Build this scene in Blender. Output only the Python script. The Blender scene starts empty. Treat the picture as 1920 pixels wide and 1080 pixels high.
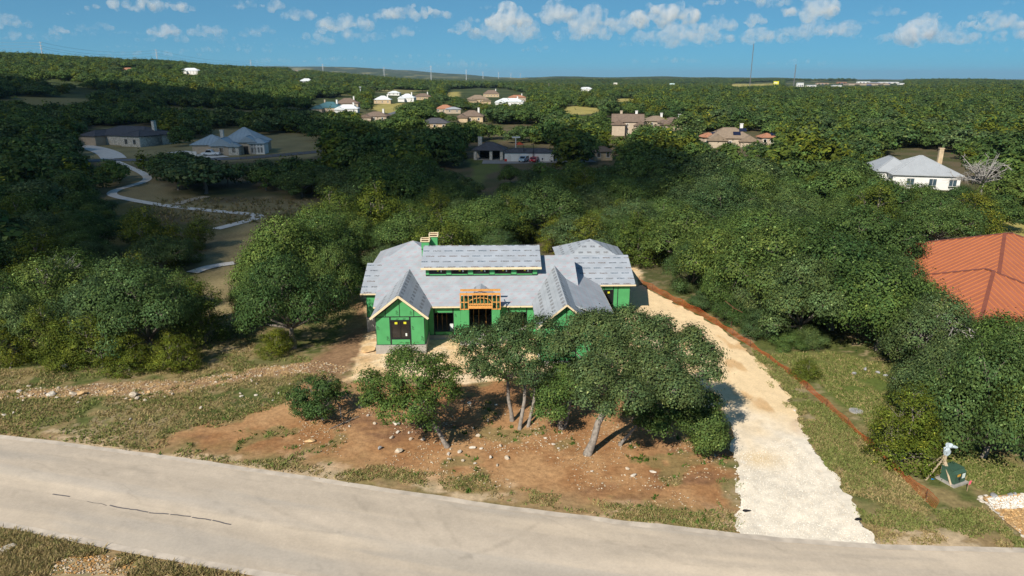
import bpy, math, random
import numpy as np
from mathutils import Vector, Matrix
rng = np.random.default_rng(7); random.seed(7)
S = bpy.context.scene
C = S.collection

# ------------------------------------------------------------------ camera, sky, sun, exposure
F = 1300.0; H = 24.0; P = math.atan(395 / F)            # focal length in photo pixels, camera height, pitch
cam = bpy.data.cameras.new('camera'); camo = bpy.data.objects.new('camera', cam); C.objects.link(camo)
camo.location = (0, 0, H); camo.rotation_euler = (math.pi / 2 - P, 0, 0)
cam.sensor_width = 36; cam.lens = 36 * F / 1920; cam.clip_end = 120000; cam.clip_start = 0.5
S.camera = camo
SUN_EL = math.radians(38); SUN_AZ = math.radians(31)    # light travels towards +Y turned SUN_AZ to +X
W = bpy.data.worlds.new('World'); S.world = W; W.use_nodes = True
nt = W.node_tree; bg = nt.nodes['Background']
sky = nt.nodes.new('ShaderNodeTexSky'); sky.sky_type = 'NISHITA'; sky.sun_disc = False
sky.sun_elevation = SUN_EL; sky.sun_rotation = math.pi + SUN_AZ
sky.air_density = 0.5; sky.dust_density = 0.0; sky.ozone_density = 4.0; sky.altitude = 300
# the photograph's graded sky: even, teal-blue; one response curve per channel over the whole dome
sep = nt.nodes.new('ShaderNodeSeparateColor'); comb = nt.nodes.new('ShaderNodeCombineColor'); nt.links.new(sky.outputs[0], sep.inputs[0])
for ch, (gm, k) in enumerate(((.30, .70), (.48, 1.36), (.50, 1.66))):
    pw_ = nt.nodes.new('ShaderNodeMath'); pw_.operation = 'POWER'; pw_.inputs[1].default_value = gm; ml = nt.nodes.new('ShaderNodeMath'); ml.operation = 'MULTIPLY'; ml.inputs[1].default_value = k
    nt.links.new(sep.outputs[ch], pw_.inputs[0]); nt.links.new(pw_.outputs[0], ml.inputs[0]); nt.links.new(ml.outputs[0], comb.inputs[ch])
nt.links.new(comb.outputs[0], bg.inputs[0]); bg.inputs[1].default_value = 0.1
sun = bpy.data.lights.new('sun', 'SUN'); suno = bpy.data.objects.new('sun', sun); C.objects.link(suno)
sun.energy = 5.0; sun.angle = math.radians(0.5); sun.color = (1.0, 0.93, 0.82)
SD = Vector((math.cos(SUN_EL) * math.sin(SUN_AZ), math.cos(SUN_EL) * math.cos(SUN_AZ), -math.sin(SUN_EL)))
suno.rotation_euler = SD.to_track_quat('-Z', 'Y').to_euler()
suno.location = (-40, -60, 90)
S.view_settings.view_transform = 'Standard'; S.view_settings.look = 'None'
S.view_settings.exposure = 0.32; S.view_settings.gamma = 1.0
S.cycles.max_bounces = 8; S.cycles.diffuse_bounces = 3; S.cycles.glossy_bounces = 2
S.cycles.transmission_bounces = 3; S.cycles.volume_bounces = 8; S.cycles.transparent_max_bounces = 6
S.cycles.use_denoising = True

# ------------------------------------------------------------------ geometry from photo pixels
cp, sp = math.cos(P), math.sin(P)
def ray(px, py):
    u = (px - 960) / F; v = (540 - py) / F
    return (u, cp + v * sp, -sp + v * cp)
def at(px, py, Y):
    d = ray(px, py); t = Y / d[1]; return Vector((d[0] * t, Y, H + d[2] * t))
def proj(x, y, z):
    dz = z - H; zc = y * cp - dz * sp; up = y * sp + dz * cp
    return 960 + F * x / zc, 540 - F * up / zc, zc

def hash2(i, j, s):
    n = (i.astype(np.int64) * 374761393 + j.astype(np.int64) * 668265263 + s * 982451653) & 0x7fffffff
    n = ((n ^ (n >> 13)) * 1274126177) & 0x7fffffff
    n = n ^ (n >> 16)
    return (n & 0xffff) / 65535.0
def vnoise(x, y, s=0):
    x = np.asarray(x, float); y = np.asarray(y, float)
    i = np.floor(x); j = np.floor(y); fx = x - i; fy = y - j
    fx = fx * fx * (3 - 2 * fx); fy = fy * fy * (3 - 2 * fy)
    a = hash2(i, j, s); b = hash2(i + 1, j, s); c = hash2(i, j + 1, s); d = hash2(i + 1, j + 1, s)
    return (a * (1 - fx) + b * fx) * (1 - fy) + (c * (1 - fx) + d * fx) * fy
def fbm(x, y, s=0, o=4):
    t = 0; a = .5; n = 0
    for k in range(o):
        t = t + a * vnoise(np.asarray(x) * 2 ** k, np.asarray(y) * 2 ** k, s + k * 17); n += a; a *= .5
    return t / n
def sstep(a, b, x):
    t = np.clip((np.asarray(x, float) - a) / (b - a), 0, 1); return t * t * (3 - 2 * t)
def hgt(x, y):
    x = np.asarray(x, float); y = np.asarray(y, float); r = np.hypot(x, y)
    sy = np.where(y < 1150, 650., 1200.)
    g = 62 * np.exp(-.5 * (((x + 900) / 420) ** 2 + ((y - 1150) / sy) ** 2)) - 8
    h = np.where(g > 0, g, 0) + np.where(np.abs(g) < 4, (4 - np.abs(g)) ** 2 / 16, 0)
    h = h + 118 * np.exp(-.5 * (((x + 2100) / 1700) ** 2 + ((y - 8200) / 1300) ** 2))
    h = h + 75 * np.exp(-.5 * (((x + 6200) / 1900) ** 2 + ((y - 9500) / 1800) ** 2))
    h = h + 34 * np.exp(-.5 * (((x - 700) / 900) ** 2 + ((y - 4600) / 700) ** 2))
    h = h - 42 * sstep(2800, 9000, r) * sstep(-2500, 800, x)
    h = h + (fbm(x / 420 + 5.3, y / 420 + 1.7, 3, 3) - .5) * 26 * sstep(420, 1600, r)
    h = h + (fbm(x / 1500 + .3, y / 1500 + 7.7, 9, 3) - .5) * 60 * sstep(2600, 6000, r)
    h = h - 1.25 * np.exp(-.5 * (((x + 18.5) / 4.0) ** 2 + ((y - 68) / 4.5) ** 2))
    h = h + (fbm(x / 2.1, y / 2.1, 21, 3) - .5) * .12 * (1 - sstep(60, 130, r))
    return h
def hz(x, y): return float(hgt(np.array([x]), np.array([y]))[0])
def gp(px, py, z=0.):
    d = ray(px, py); t = (z - H) / d[2]; return Vector((d[0] * t, d[1] * t, z))
_TS = 20. * 1.006 ** np.arange(1200)
def gpt(px, py):
    d = ray(px, py); f = H + d[2] * _TS - hgt(d[0] * _TS, d[1] * _TS); k = int(np.argmax(f <= 0)) if (f <= 0).any() else len(_TS) - 1
    t = np.linspace(_TS[max(k - 1, 0)], _TS[k], 200); f = H + d[2] * t - hgt(d[0] * t, d[1] * t); j = int(np.argmax(f <= 0)) if (f <= 0).any() else 199
    return Vector((d[0] * t[j], d[1] * t[j], hz(d[0] * t[j], d[1] * t[j])))

# ------------------------------------------------------------------ object helpers
def tag(o, label=None, cat=None, group=None, kind=None):
    if label: o['label'] = label
    if cat: o['category'] = cat
    if group: o['group'] = group
    if kind: o['kind'] = kind
    return o
def empty(name, loc, rz=0., label=None, cat=None, group=None):
    o = bpy.data.objects.new(name, None); C.objects.link(o); o.empty_display_size = .2
    o.location = loc; o.rotation_euler = (0, 0, rz); return tag(o, label, cat, group)
def link(name, me, parent=None, loc=None):
    o = bpy.data.objects.new(name, me); C.objects.link(o)
    if parent: o.parent = parent
    if loc is not None: o.location = loc
    return o
class MB:
    def __init__(s): s.v = []; s.f = []
    def add(s, vs, fs):
        b = len(s.v); s.v += [tuple(p) for p in vs]; s.f += [tuple(i + b for i in f) for f in fs]; return s
    def box(s, x0, x1, y0, y1, z0, z1):
        return s.add([(x, y, z) for z in (z0, z1) for x, y in ((x0, y0), (x1, y0), (x1, y1), (x0, y1))],
                     [(3, 2, 1, 0), (4, 5, 6, 7), (0, 1, 5, 4), (1, 2, 6, 5), (2, 3, 7, 6), (3, 0, 4, 7)])
    def prism(s, pts, vec):
        n = len(pts); vec = Vector(vec); pts = [Vector(p) for p in pts]
        return s.add(pts + [p + vec for p in pts], [tuple(range(n)), tuple(range(2 * n - 1, n - 1, -1))] +
                     [(i, n + i, n + (i + 1) % n, (i + 1) % n) for i in range(n)])
    def beam(s, p, q, w, h, up=(0, 0, 1)):
        p = Vector(p); q = Vector(q); d = (q - p).normalized(); u = Vector(up)
        if abs(d.dot(u)) > .98: u = Vector((0, 1, 0))
        a = d.cross(u).normalized() * w / 2; b = a.cross(d).normalized() * h / 2
        return s.prism([p + a + b, p - a + b, p - a - b, p + a - b], q - p)
    def tube(s, pts, rad, n=7, cap=True):
        pts = [Vector(p) for p in pts]; vs = []; fs = []
        for k, p in enumerate(pts):
            d = (pts[min(k + 1, len(pts) - 1)] - pts[max(k - 1, 0)]).normalized()
            a = d.cross(Vector((.31, .91, .2))).normalized(); b = d.cross(a); r = rad[k] if hasattr(rad, '__len__') else rad
            vs += [p + (a * math.cos(t) + b * math.sin(t)) * r for t in [2 * math.pi * i / n for i in range(n)]]
        for k in range(len(pts) - 1):
            fs += [(k * n + i, k * n + (i + 1) % n, (k + 1) * n + (i + 1) % n, (k + 1) * n + i) for i in range(n)]
        if cap: fs += [tuple(range(n - 1, -1, -1)), tuple((len(pts) - 1) * n + i for i in range(n))]
        return s.add(vs, fs)
    def mesh(s, name, mat=None, smooth=False):
        me = bpy.data.meshes.new(name); me.from_pydata(s.v, [], s.f); me.update()
        if mat: me.materials.append(mat)
        if smooth: me.polygons.foreach_set('use_smooth', [True] * len(me.polygons))
        return me
    def obj(s, name, mat=None, parent=None, loc=None, smooth=False):
        return link(name, s.mesh(name, mat, smooth), parent, loc)
def quads_mesh(name, V, mat, tint=None, k=4):
    """V: (N*k,3) array, every k verts one face"""
    me = bpy.data.meshes.new(name); n = len(V); nf = n // k
    me.vertices.add(n); me.vertices.foreach_set('co', np.ascontiguousarray(V, np.float32).ravel())
    me.loops.add(n); me.loops.foreach_set('vertex_index', np.arange(n, dtype=np.int32))
    me.polygons.add(nf); me.polygons.foreach_set('loop_start', np.arange(0, n, k, dtype=np.int32))
    me.polygons.foreach_set('loop_total', np.full(nf, k, np.int32))
    me.update(calc_edges=True)
    if tint is not None:
        a = me.color_attributes.new('tint', 'FLOAT_COLOR', 'POINT')
        col = np.ones((n, 4), np.float32); col[:, :3] = np.repeat(tint, k, 0) if len(tint) == nf else tint
        a.data.foreach_set('color', col.ravel())
    me.materials.append(mat); return me
def grid_mesh(name, X, Y, Z, mat, col=None, cyc=False):
    r, c = X.shape; me = bpy.data.meshes.new(name)
    V = np.stack([X, Y, Z], -1).reshape(-1, 3).astype(np.float32)
    i = np.arange(r * c).reshape(r, c)
    Q = np.stack([i[:-1, :-1], i[:-1, 1:], i[1:, 1:], i[1:, :-1]], -1).reshape(-1, 4)
    me.vertices.add(len(V)); me.vertices.foreach_set('co', V.ravel())
    me.loops.add(Q.size); me.loops.foreach_set('vertex_index', Q.ravel().astype(np.int32))
    me.polygons.add(len(Q)); me.polygons.foreach_set('loop_start', np.arange(0, Q.size, 4, dtype=np.int32))
    me.polygons.foreach_set('loop_total', np.full(len(Q), 4, np.int32)); me.update(calc_edges=True)
    me.polygons.foreach_set('use_smooth', [True] * len(Q))
    if col is not None:
        a = me.color_attributes.new('tint', 'FLOAT_COLOR', 'POINT')
        cc = np.ones((len(V), 4), np.float32); cc[:, :3] = col.reshape(-1, 3); a.data.foreach_set('color', cc.ravel())
    me.materials.append(mat); return me

# ------------------------------------------------------------------ materials
MATS = {}
def nn(t, typ, **kw):
    n = t.nodes.new(typ)
    for k, v in kw.items(): setattr(n, k, v)
    return n
def mat(name, col, rough=.7, var=.12, scale=4., bump=0., spec=.3, metal=0., coords='Object', detail=6):
    if name in MATS: return MATS[name]
    m = bpy.data.materials.new(name); m.use_nodes = True; t = m.node_tree; b = t.nodes['Principled BSDF']
    b.inputs['Roughness'].default_value = rough; b.inputs['Specular IOR Level'].default_value = spec
    b.inputs['Metallic'].default_value = metal
    tc = nn(t, 'ShaderNodeTexCoord'); no = nn(t, 'ShaderNodeTexNoise'); no.inputs['Scale'].default_value = scale; no.inputs['Detail'].default_value = detail
    t.links.new(tc.outputs[coords], no.inputs['Vector'])
    rp = nn(t, 'ShaderNodeValToRGB'); lo = [c * (1 - var) for c in col]; hi = [min(1, c * (1 + var)) for c in col]
    rp.color_ramp.elements[0].position = .3; rp.color_ramp.elements[1].position = .7
    rp.color_ramp.elements[0].color = (*lo, 1); rp.color_ramp.elements[1].color = (*hi, 1)
    t.links.new(no.outputs[0], rp.inputs[0]); t.links.new(rp.outputs[0], b.inputs['Base Color'])
    if bump:
        bp = nn(t, 'ShaderNodeBump'); bp.inputs['Strength'].default_value = bump; bp.inputs['Distance'].default_value = .05
        t.links.new(no.outputs[0], bp.inputs['Height']); t.links.new(bp.outputs[0], b.inputs['Normal'])
    MATS[name] = m; return m
def leafmat(name, cols, trans=.25, bright=1.0):
    m = bpy.data.materials.new(name); m.use_nodes = True; t = m.node_tree; b = t.nodes['Principled BSDF']; out = t.nodes['Material Output']
    oi = nn(t, 'ShaderNodeObjectInfo'); rp = nn(t, 'ShaderNodeValToRGB'); el = rp.color_ramp.elements
    while len(el) < len(cols): el.new(.5)
    for k, c in enumerate(cols): el[k].position = k / (len(cols) - 1); el[k].color = (*[x * bright for x in c], 1)
    t.links.new(oi.outputs['Random'], rp.inputs[0])
    at_ = nn(t, 'ShaderNodeAttribute', attribute_name='tint'); mx = nn(t, 'ShaderNodeMix', data_type='RGBA', blend_type='MULTIPLY'); mx.inputs[0].default_value = 1
    t.links.new(rp.outputs[0], mx.inputs[6]); t.links.new(at_.outputs['Color'], mx.inputs[7])
    b.inputs['Roughness'].default_value = .6; b.inputs['Specular IOR Level'].default_value = .08
    t.links.new(mx.outputs[2], b.inputs['Base Color'])
    tr = nn(t, 'ShaderNodeBsdfTranslucent'); t.links.new(mx.outputs[2], tr.inputs[0])
    ms = nn(t, 'ShaderNodeMixShader'); ms.inputs[0].default_value = trans
    t.links.new(b.outputs[0], ms.inputs[1]); t.links.new(tr.outputs[0], ms.inputs[2]); t.links.new(ms.outputs[0], out.inputs[0])
    return m
def tintmat(name, rough=.9, var=.25, scale=3., bump=.3, scale2=None, dist=.06):
    """vertex colour times fine noise"""
    m = bpy.data.materials.new(name); m.use_nodes = True; t = m.node_tree; b = t.nodes['Principled BSDF']
    b.inputs['Roughness'].default_value = rough; b.inputs['Specular IOR Level'].default_value = .1
    a = nn(t, 'ShaderNodeAttribute', attribute_name='tint'); tc = nn(t, 'ShaderNodeTexCoord')
    n1 = nn(t, 'ShaderNodeTexNoise'); n1.inputs['Scale'].default_value = scale; n1.inputs['Detail'].default_value = 8; n1.inputs['Roughness'].default_value = .7
    t.links.new(tc.outputs['Object'], n1.inputs['Vector'])
    rp = nn(t, 'ShaderNodeMapRange'); rp.inputs[1].default_value = .25; rp.inputs[2].default_value = .75
    rp.inputs[3].default_value = 1 - var; rp.inputs[4].default_value = 1 + var
    t.links.new(n1.outputs[0], rp.inputs[0])
    mx = nn(t, 'ShaderNodeVectorMath', operation='SCALE'); t.links.new(a.outputs['Vector'], mx.inputs[0]); t.links.new(rp.outputs[0], mx.inputs['Scale'])
    t.links.new(mx.outputs[0], b.inputs['Base Color'])
    if bump:
        bp = nn(t, 'ShaderNodeBump'); bp.inputs['Strength'].default_value = bump; bp.inputs['Distance'].default_value = dist
        t.links.new(n1.outputs[0], bp.inputs['Height']); t.links.new(bp.outputs[0], b.inputs['Normal'])
    return m
def printmat(name, base, marks, du, dv, w, h, slant=0., mix=.8, course=0.):
    """roof membrane with printed rows of marks, laid out in metres on the roof's own UV map"""
    m = bpy.data.materials.new(name); m.use_nodes = True; t = m.node_tree; b = t.nodes['Principled BSDF']
    b.inputs['Roughness'].default_value = .55; b.inputs['Specular IOR Level'].default_value = .3
    def M(op, a, c=None, d=None):
        n = nn(t, 'ShaderNodeMath', operation=op)
        for k, x in enumerate((a, c, d)):
            if x is None: continue
            if hasattr(x, 'links'): t.links.new(x, n.inputs[k])
            else: n.inputs[k].default_value = x
        return n.outputs[0]
    uv = nn(t, 'ShaderNodeUVMap', uv_map='UVMap'); sx = nn(t, 'ShaderNodeSeparateXYZ'); t.links.new(uv.outputs[0], sx.inputs[0])
    u, v = sx.outputs[0], sx.outputs[1]
    row = M('FLOOR', M('DIVIDE', v, dv)); fv = M('FRACT', M('DIVIDE', v, dv))
    uu = M('ADD', M('DIVIDE', u, du), M('MULTIPLY', row, .47))
    uu = M('ADD', uu, M('MULTIPLY', fv, slant)); fu = M('FRACT', uu)
    inu = M('LESS_THAN', M('ABSOLUTE', M('SUBTRACT', fu, .5)), w / du / 2); inv = M('LESS_THAN', M('ABSOLUTE', M('SUBTRACT', fv, .5)), h / dv / 2)
    k = M('MULTIPLY', inu, inv)
    no = nn(t, 'ShaderNodeTexNoise'); no.inputs['Scale'].default_value = 9; no.inputs['Detail'].default_value = 2; t.links.new(uv.outputs[0], no.inputs['Vector'])
    br = nn(t, 'ShaderNodeMapRange'); br.inputs[1].default_value = .36; br.inputs[2].default_value = .56; t.links.new(no.outputs[0], br.inputs[0])
    k = M('MULTIPLY', M('MULTIPLY', k, br.outputs[0]), mix)
    wn = nn(t, 'ShaderNodeTexWhiteNoise', noise_dimensions='2D'); cb = nn(t, 'ShaderNodeCombineXYZ')
    t.links.new(M('FLOOR', uu), cb.inputs[0]); t.links.new(row, cb.inputs[1]); t.links.new(cb.outputs[0], wn.inputs['Vector'])
    rp = nn(t, 'ShaderNodeValToRGB'); rp.color_ramp.interpolation = 'CONSTANT'; el = rp.color_ramp.elements
    while len(el) < len(marks): el.new(.5)
    for i, c in enumerate(marks): el[i].position = i / len(marks); el[i].color = (*c, 1)
    t.links.new(wn.outputs['Value'], rp.inputs[0])
    n2 = nn(t, 'ShaderNodeTexNoise'); n2.inputs['Scale'].default_value = .9; n2.inputs['Detail'].default_value = 5; t.links.new(uv.outputs[0], n2.inputs['Vector'])
    r2 = nn(t, 'ShaderNodeValToRGB'); r2.color_ramp.elements[0].position = .35; r2.color_ramp.elements[1].position = .65
    r2.color_ramp.elements[0].color = (*[x * .9 for x in base], 1); r2.color_ramp.elements[1].color = (*[x * 1.07 for x in base], 1); t.links.new(n2.outputs[0], r2.inputs[0])
    bc = r2.outputs[0]
    if course:   # lap seams between the courses of membrane, and sparse fastener caps
        ln = M('LESS_THAN', M('FRACT', M('DIVIDE', v, course)), .035)
        ms = nn(t, 'ShaderNodeMix', data_type='RGBA'); t.links.new(M('MULTIPLY', ln, .3), ms.inputs[0]); t.links.new(bc, ms.inputs[6]); ms.inputs[7].default_value = (.16, .18, .21, 1); bc = ms.outputs[2]
    mx = nn(t, 'ShaderNodeMix', data_type='RGBA'); t.links.new(k, mx.inputs[0]); t.links.new(bc, mx.inputs[6]); t.links.new(rp.outputs[0], mx.inputs[7])
    t.links.new(mx.outputs[2], b.inputs['Base Color'])
    bp = nn(t, 'ShaderNodeBump'); bp.inputs['Strength'].default_value = .25; bp.inputs['Distance'].default_value = .03
    t.links.new(n2.outputs[0], bp.inputs['Height']); t.links.new(bp.outputs[0], b.inputs['Normal'])
    return m

M_SHEATH = mat('sheathing_green', (.072, .315, .112), .6, .10, 1.5, spec=.25)
M_TAPE = mat('seam_tape_black', (.018, .021, .024), .6, .2, 6)
M_LUMBER = mat('lumber_orange', (.62, .30, .085), .75, .18, 7, .2)
M_FASCIA = mat('fascia_pine', (.70, .58, .38), .7, .10, 5, .1)
M_CONC = mat('concrete_foundation', (.33, .31, .28), .85, .16, 2.2, .2)
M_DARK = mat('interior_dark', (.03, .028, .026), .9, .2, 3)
M_GLASS = mat('window_glass_dark', (.018, .018, .02), .08, .3, 1.2, spec=.6)
M_FRAME = mat('frame_black', (.014, .015, .017), .5, .2, 3)
M_YELLOW = mat('sticker_yellow', (.62, .60, .03), .5, .1, 3)
M_WHITE = mat('sticker_white', (.72, .78, .75), .5, .08, 3)
M_PRINT = mat('print_black', (.012, .03, .016), .6, .2, 3)
M_ROOFA = printmat('membrane_logo', (.345, .375, .415), [(.05, .055, .07), (.12, .075, .055), (.04, .07, .10), (.08, .07, .065)], 1.15, .92, .80, .20, 0, .85, .92)
M_ROOFB = printmat('membrane_pink', (.355, .385, .415), [(.46, .22, .24), (.44, .26, .28)], .82, .62, .34, .26, -.55, .48, 1.24)
M_ROOFC = printmat('membrane_logo_small', (.34, .365, .39), [(.06, .06, .07), (.10, .08, .07)], .95, 1.05, .52, .34, 0, .8, 1.05)
M_BARK = mat('bark_grey', (.20, .17, .14), .9, .3, 9, .5)
M_BARKP = mat('bark_pale', (.235, .205, .175), .9, .4, 5, .6)
M_DEAD = mat('dead_wood_grey', (.30, .28, .255), .9, .25, 5, .3)
M_LIME = mat('limestone', (.50, .42, .32), .9, .25, 2.5, .5)
M_LIMEW = mat('limestone_white', (.55, .49, .41), .9, .2, 2.5, .5)
M_STONEG = mat('stone_grey', (.30, .30, .30), .9, .25, 2.5, .5)
M_TANROCK = mat('rock_tan', (.55, .36, .18), .9, .25, 2, .5)
OAKC = [(.040, .076, .022), (.058, .098, .026), (.074, .122, .030), (.048, .084, .030), (.080, .116, .042), (.062, .106, .024), (.086, .126, .028), (.052, .090, .028)]
M_OAK = leafmat('oak_leaves', OAKC, .18, 1.13)
M_JUN = leafmat('juniper_leaves', [(.090, .118, .016), (.110, .132, .016), (.070, .105, .020), (.120, .135, .018)], .25, 1.15)
M_GRASS = leafmat('grass_blades', [(1, 1, 1), (1, 1, 1)], .3, 1.0)
M_GROUND = tintmat('ground_soil_grass', .95, .42, 2.6, .55, dist=.12)
M_ROAD = tintmat('road_surface', .92, .10, 6.0, .25, dist=.02)
M_DRIVE = tintmat('drive_gravel', .95, .16, 7.0, .35, dist=.04)
M_PATH = mat('path_concrete', (.62, .58, .53), .9, .12, .8, .1)
M_ASPH = mat('asphalt_grey', (.13, .135, .15), .9, .15, .6)

# ------------------------------------------------------------------ ground zones (photo pixels -> ground)
def wpoly(px, z=0.): return np.array([gp(a, b, z)[:2] for a, b in px])
def sdf(poly, x, y):
    """signed distance, positive inside"""
    d = np.full(x.shape, 1e9); ins = np.zeros(x.shape, bool); n = len(poly)
    for i in range(n):
        a = poly[i]; b = poly[(i + 1) % n]; e = b - a; L = (e @ e) + 1e-9
        t = np.clip(((x - a[0]) * e[0] + (y - a[1]) * e[1]) / L, 0, 1)
        d = np.minimum(d, np.hypot(x - a[0] - t * e[0], y - a[1] - t * e[1]))
        c = ((a[1] > y) != (b[1] > y)) & (x < (b[0] - a[0]) * (y - a[1]) / (b[1] - a[1] + 1e-12) + a[0]); ins ^= c
    return np.where(ins, d, -d)
ROAD_T = [(-260, 790), (0, 820), (160, 838), (320, 860), (480, 884), (640, 908), (800, 932), (960, 956), (1120, 976), (1280, 994), (1400, 1008), (1560, 1021), (1700, 1029), (1920, 1034), (2300, 1030)]
ROAD_B = [(-260, 945), (0, 984), (100, 1003), (230, 1030), (400, 1062), (515, 1080), (760, 1122), (1050, 1165), (1400, 1200), (1920, 1225), (2400, 1215)]
DRIVE = [(1388, 1006), (1384, 960), (1390, 905), (1378, 850), (1372, 800), (1345, 745), (1310, 690), (1270, 650), (1200, 610), (1120, 600), (1180, 572), (1192, 545), (1200, 532), (1225, 545), (1270, 570), (1320, 598), (1372, 628), (1408, 652), (1422, 690), (1465, 725), (1488, 762), (1502, 805), (1534, 855), (1572, 908), (1612, 978), (1650, 1024), (1560, 1020), (1470, 1014)]
PAD = [(640, 715), (655, 690), (672, 662), (690, 600), (692, 540), (760, 500), (1200, 500), (1205, 560), (1290, 640), (1360, 760), (1370, 800), (1290, 740), (1150, 712), (1000, 700), (930, 716), (880, 722), (800, 712), (700, 716)]
RED = [(240, 850), (330, 812), (420, 785), (500, 772), (545, 752), (560, 720), (620, 705), (700, 710), (870, 715), (960, 700), (1100, 700), (1300, 740), (1372, 800), (1380, 860), (1390, 990), (1300, 985), (1150, 965), (1000, 945), (880, 925), (760, 900), (620, 880), (560, 850), (500, 862), (400, 865)]
DISTURB = [(560, 700), (600, 660), (640, 600), (690, 540), (700, 660), (660, 705), (640, 740), (600, 720)]
RUBBLE = [(-40, 738), (60, 728), (160, 722), (240, 716), (300, 712), (340, 716), (420, 700), (520, 684), (600, 676), (660, 692), (640, 705), (560, 700), (470, 708), (400, 724), (330, 738), (280, 745), (160, 742), (60, 748), (-40, 748)]
LAWN = [(1440, 665), (1560, 660), (1680, 690), (1720, 750), (1780, 830), (1920, 880), (1960, 960), (1850, 920), (1740, 880), (1660, 830), (1600, 770), (1530, 715)]
BED = [(1836, 932), (1960, 916), (2050, 1010), (1925, 1013)]
FIELD = [(205, 296), (290, 318), (300, 350), (420, 385), (560, 362), (600, 380), (560, 405), (500, 440), (450, 500), (430, 580), (400, 650), (350, 560), (420, 500), (420, 430), (340, 395), (190, 372)]
MEADOW = [(110, 268), (150, 305), (420, 303), (560, 296), (700, 284), (760, 262), (560, 240), (340, 244), (200, 240)]
PLAWN = [(870, 298), (935, 298), (940, 318), (912, 330), (905, 350), (880, 352), (890, 320)]
FIELDS = [[(1052, 200), (1085, 198), (1128, 204), (1125, 212), (1058, 217)], [(1150, 184), (1196, 186), (1192, 193), (1152, 190)], [(692, 196), (755, 193), (760, 204), (742, 214), (700, 208)],
          [(1868, 413), (1990, 420), (1990, 470), (1855, 446)], [(838, 173), (862, 172), (862, 182), (838, 182)], [(1360, 158), (1450, 156), (1452, 161), (1366, 163)]]

# ---- terrain: one sheet on a polar grid round the viewpoint, fine in view, coarse elsewhere
th = np.concatenate([np.radians(np.arange(-180, -46, 6.)), np.radians(np.arange(-45, 45.01, .2)), np.radians(np.arange(48, 181, 6.))])
rr = [1.5, 8, 16, 22]; r_ = 26.
while r_ < 26000:
    rr.append(r_); r_ += max(.24, .24 * (r_ / 62) ** 1.9) if r_ < 140 else r_ * .018
rr = np.array(rr)
TH, RR = np.meshgrid(th, rr); TX = RR * np.sin(TH); TY = RR * np.cos(TH); TZ = hgt(TX, TY)
def ground_colour(x, y):
    shp = x.shape; x = x.ravel(); y = y.ravel(); r = np.hypot(x, y)
    n1 = fbm(x / 7, y / 7, 31, 4); n2 = fbm(x / 1.3, y / 1.3, 41, 4); n3 = fbm(x / 26, y / 26, 51, 3); n4 = fbm(x / .5, y / .5, 61, 2)
    L = lambda a, b, t: a * (1 - t[:, None]) + b * t[:, None]
    c = lambda *k: np.array(k)[None, :]
    dry = L(c(.24, .185, .085), c(.150, .145, .055), sstep(.35, .62, n2)); 
    g = L(dry, c(.088, .105, .030), sstep(.46, .56, .6 * n1 + .4 * n2))
    g = L(g, c(.36, .27, .165), sstep(.58, .70, .5 * fbm(x / 3, y / 3, 77, 4) + .5 * n4) * .7)
    # forest floor away from the lot; far off it is the mottled tone of continuous woodland
    litter = L(c(.12, .095, .055), c(.075, .078, .032), sstep(.4, .6, n1))
    g = L(g, litter, sstep(70, 95, r))
    wood = L(c(.040, .055, .020), c(.062, .078, .028), sstep(.38, .62, fbm(x / 30, y / 30, 5, 4)))
    patch = sstep(.64, .72, fbm(x / 170, y / 90, 15, 4)); wood = L(wood, c(.24, .21, .085), patch * .85)
    g = L(g, wood, sstep(350, 700, r))
    near = r < 140
    xn, yn = x[near], y[near]
    jx = (fbm(xn / 1.1, yn / 1.1, 91, 4) - .5); jl = (fbm(xn / 4.5, yn / 4.5, 95, 3) - .5)
    def lay(poly, col, soft, amp, k=1.):
        m = np.zeros(x.shape); m[near] = sstep(-soft, soft, sdf(poly, xn, yn) + jx * amp + jl * amp) * k
        return L(g, col, m)
    redc = L(c(.30, .150, .065), c(.43, .250, .120), sstep(.3, .7, .5 * n1 + .5 * n2)); redc = L(redc, c(.20, .105, .058), sstep(.58, .74, fbm(x / 3.6, y / 1.8, 13, 5)) * .8)
    redc = L(redc, c(.20, .165, .068), sstep(.60, .68, fbm(x / 2.0, y / 2.0, 113, 4)) * .7)
    calc = L(c(.70, .49, .27), c(.75, .58, .38), sstep(.35, .65, n2)); calc = L(calc, c(.50, .31, .16), sstep(.58, .74, fbm(x / 3.2, y / 1.6, 19, 4)) * .6)
    g = lay(wpoly(LAWN), L(c(.105, .135, .032), c(.21, .185, .075), sstep(.5, .66, n1 * .6 + n2 * .4)), 1.0, 1.5)
    g = lay(wpoly(RED), redc, .7, 3.2)
    g = lay(wpoly(RUBBLE), L(c(.42, .27, .13), c(.27, .17, .095), sstep(.42, .6, n4)), .6, 1.6)
    g = lay(wpoly(DISTURB), L(c(.20, .115, .065), c(.32, .20, .11), n2), 1., 2.)
    g = lay(wpoly(PAD), calc, .35, 1.6)
    rp = wpoly(ROAD_T); m = np.zeros(x.shape)     # trodden pale strip beside the road edge
    d = sdf(np.concatenate([wpoly(ROAD_T), wpoly(ROAD_B)[::-1]]), xn, yn); m[near] = sstep(-3.4, -.3, d + 1.8 * jx + 1.6 * jl) * .9
    g = L(g, L(L(c(.30, .205, .105), c(.21, .165, .070), sstep(.4, .6, fbm(x / 1.6, y / 1.0, 173, 4))), c(.52, .39, .25), sstep(.52, .62, fbm(x / 2.4, y / .9, 171, 4))), m)
    return g.reshape(*shp, 3)
TC = ground_colour(TX, TY)
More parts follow.
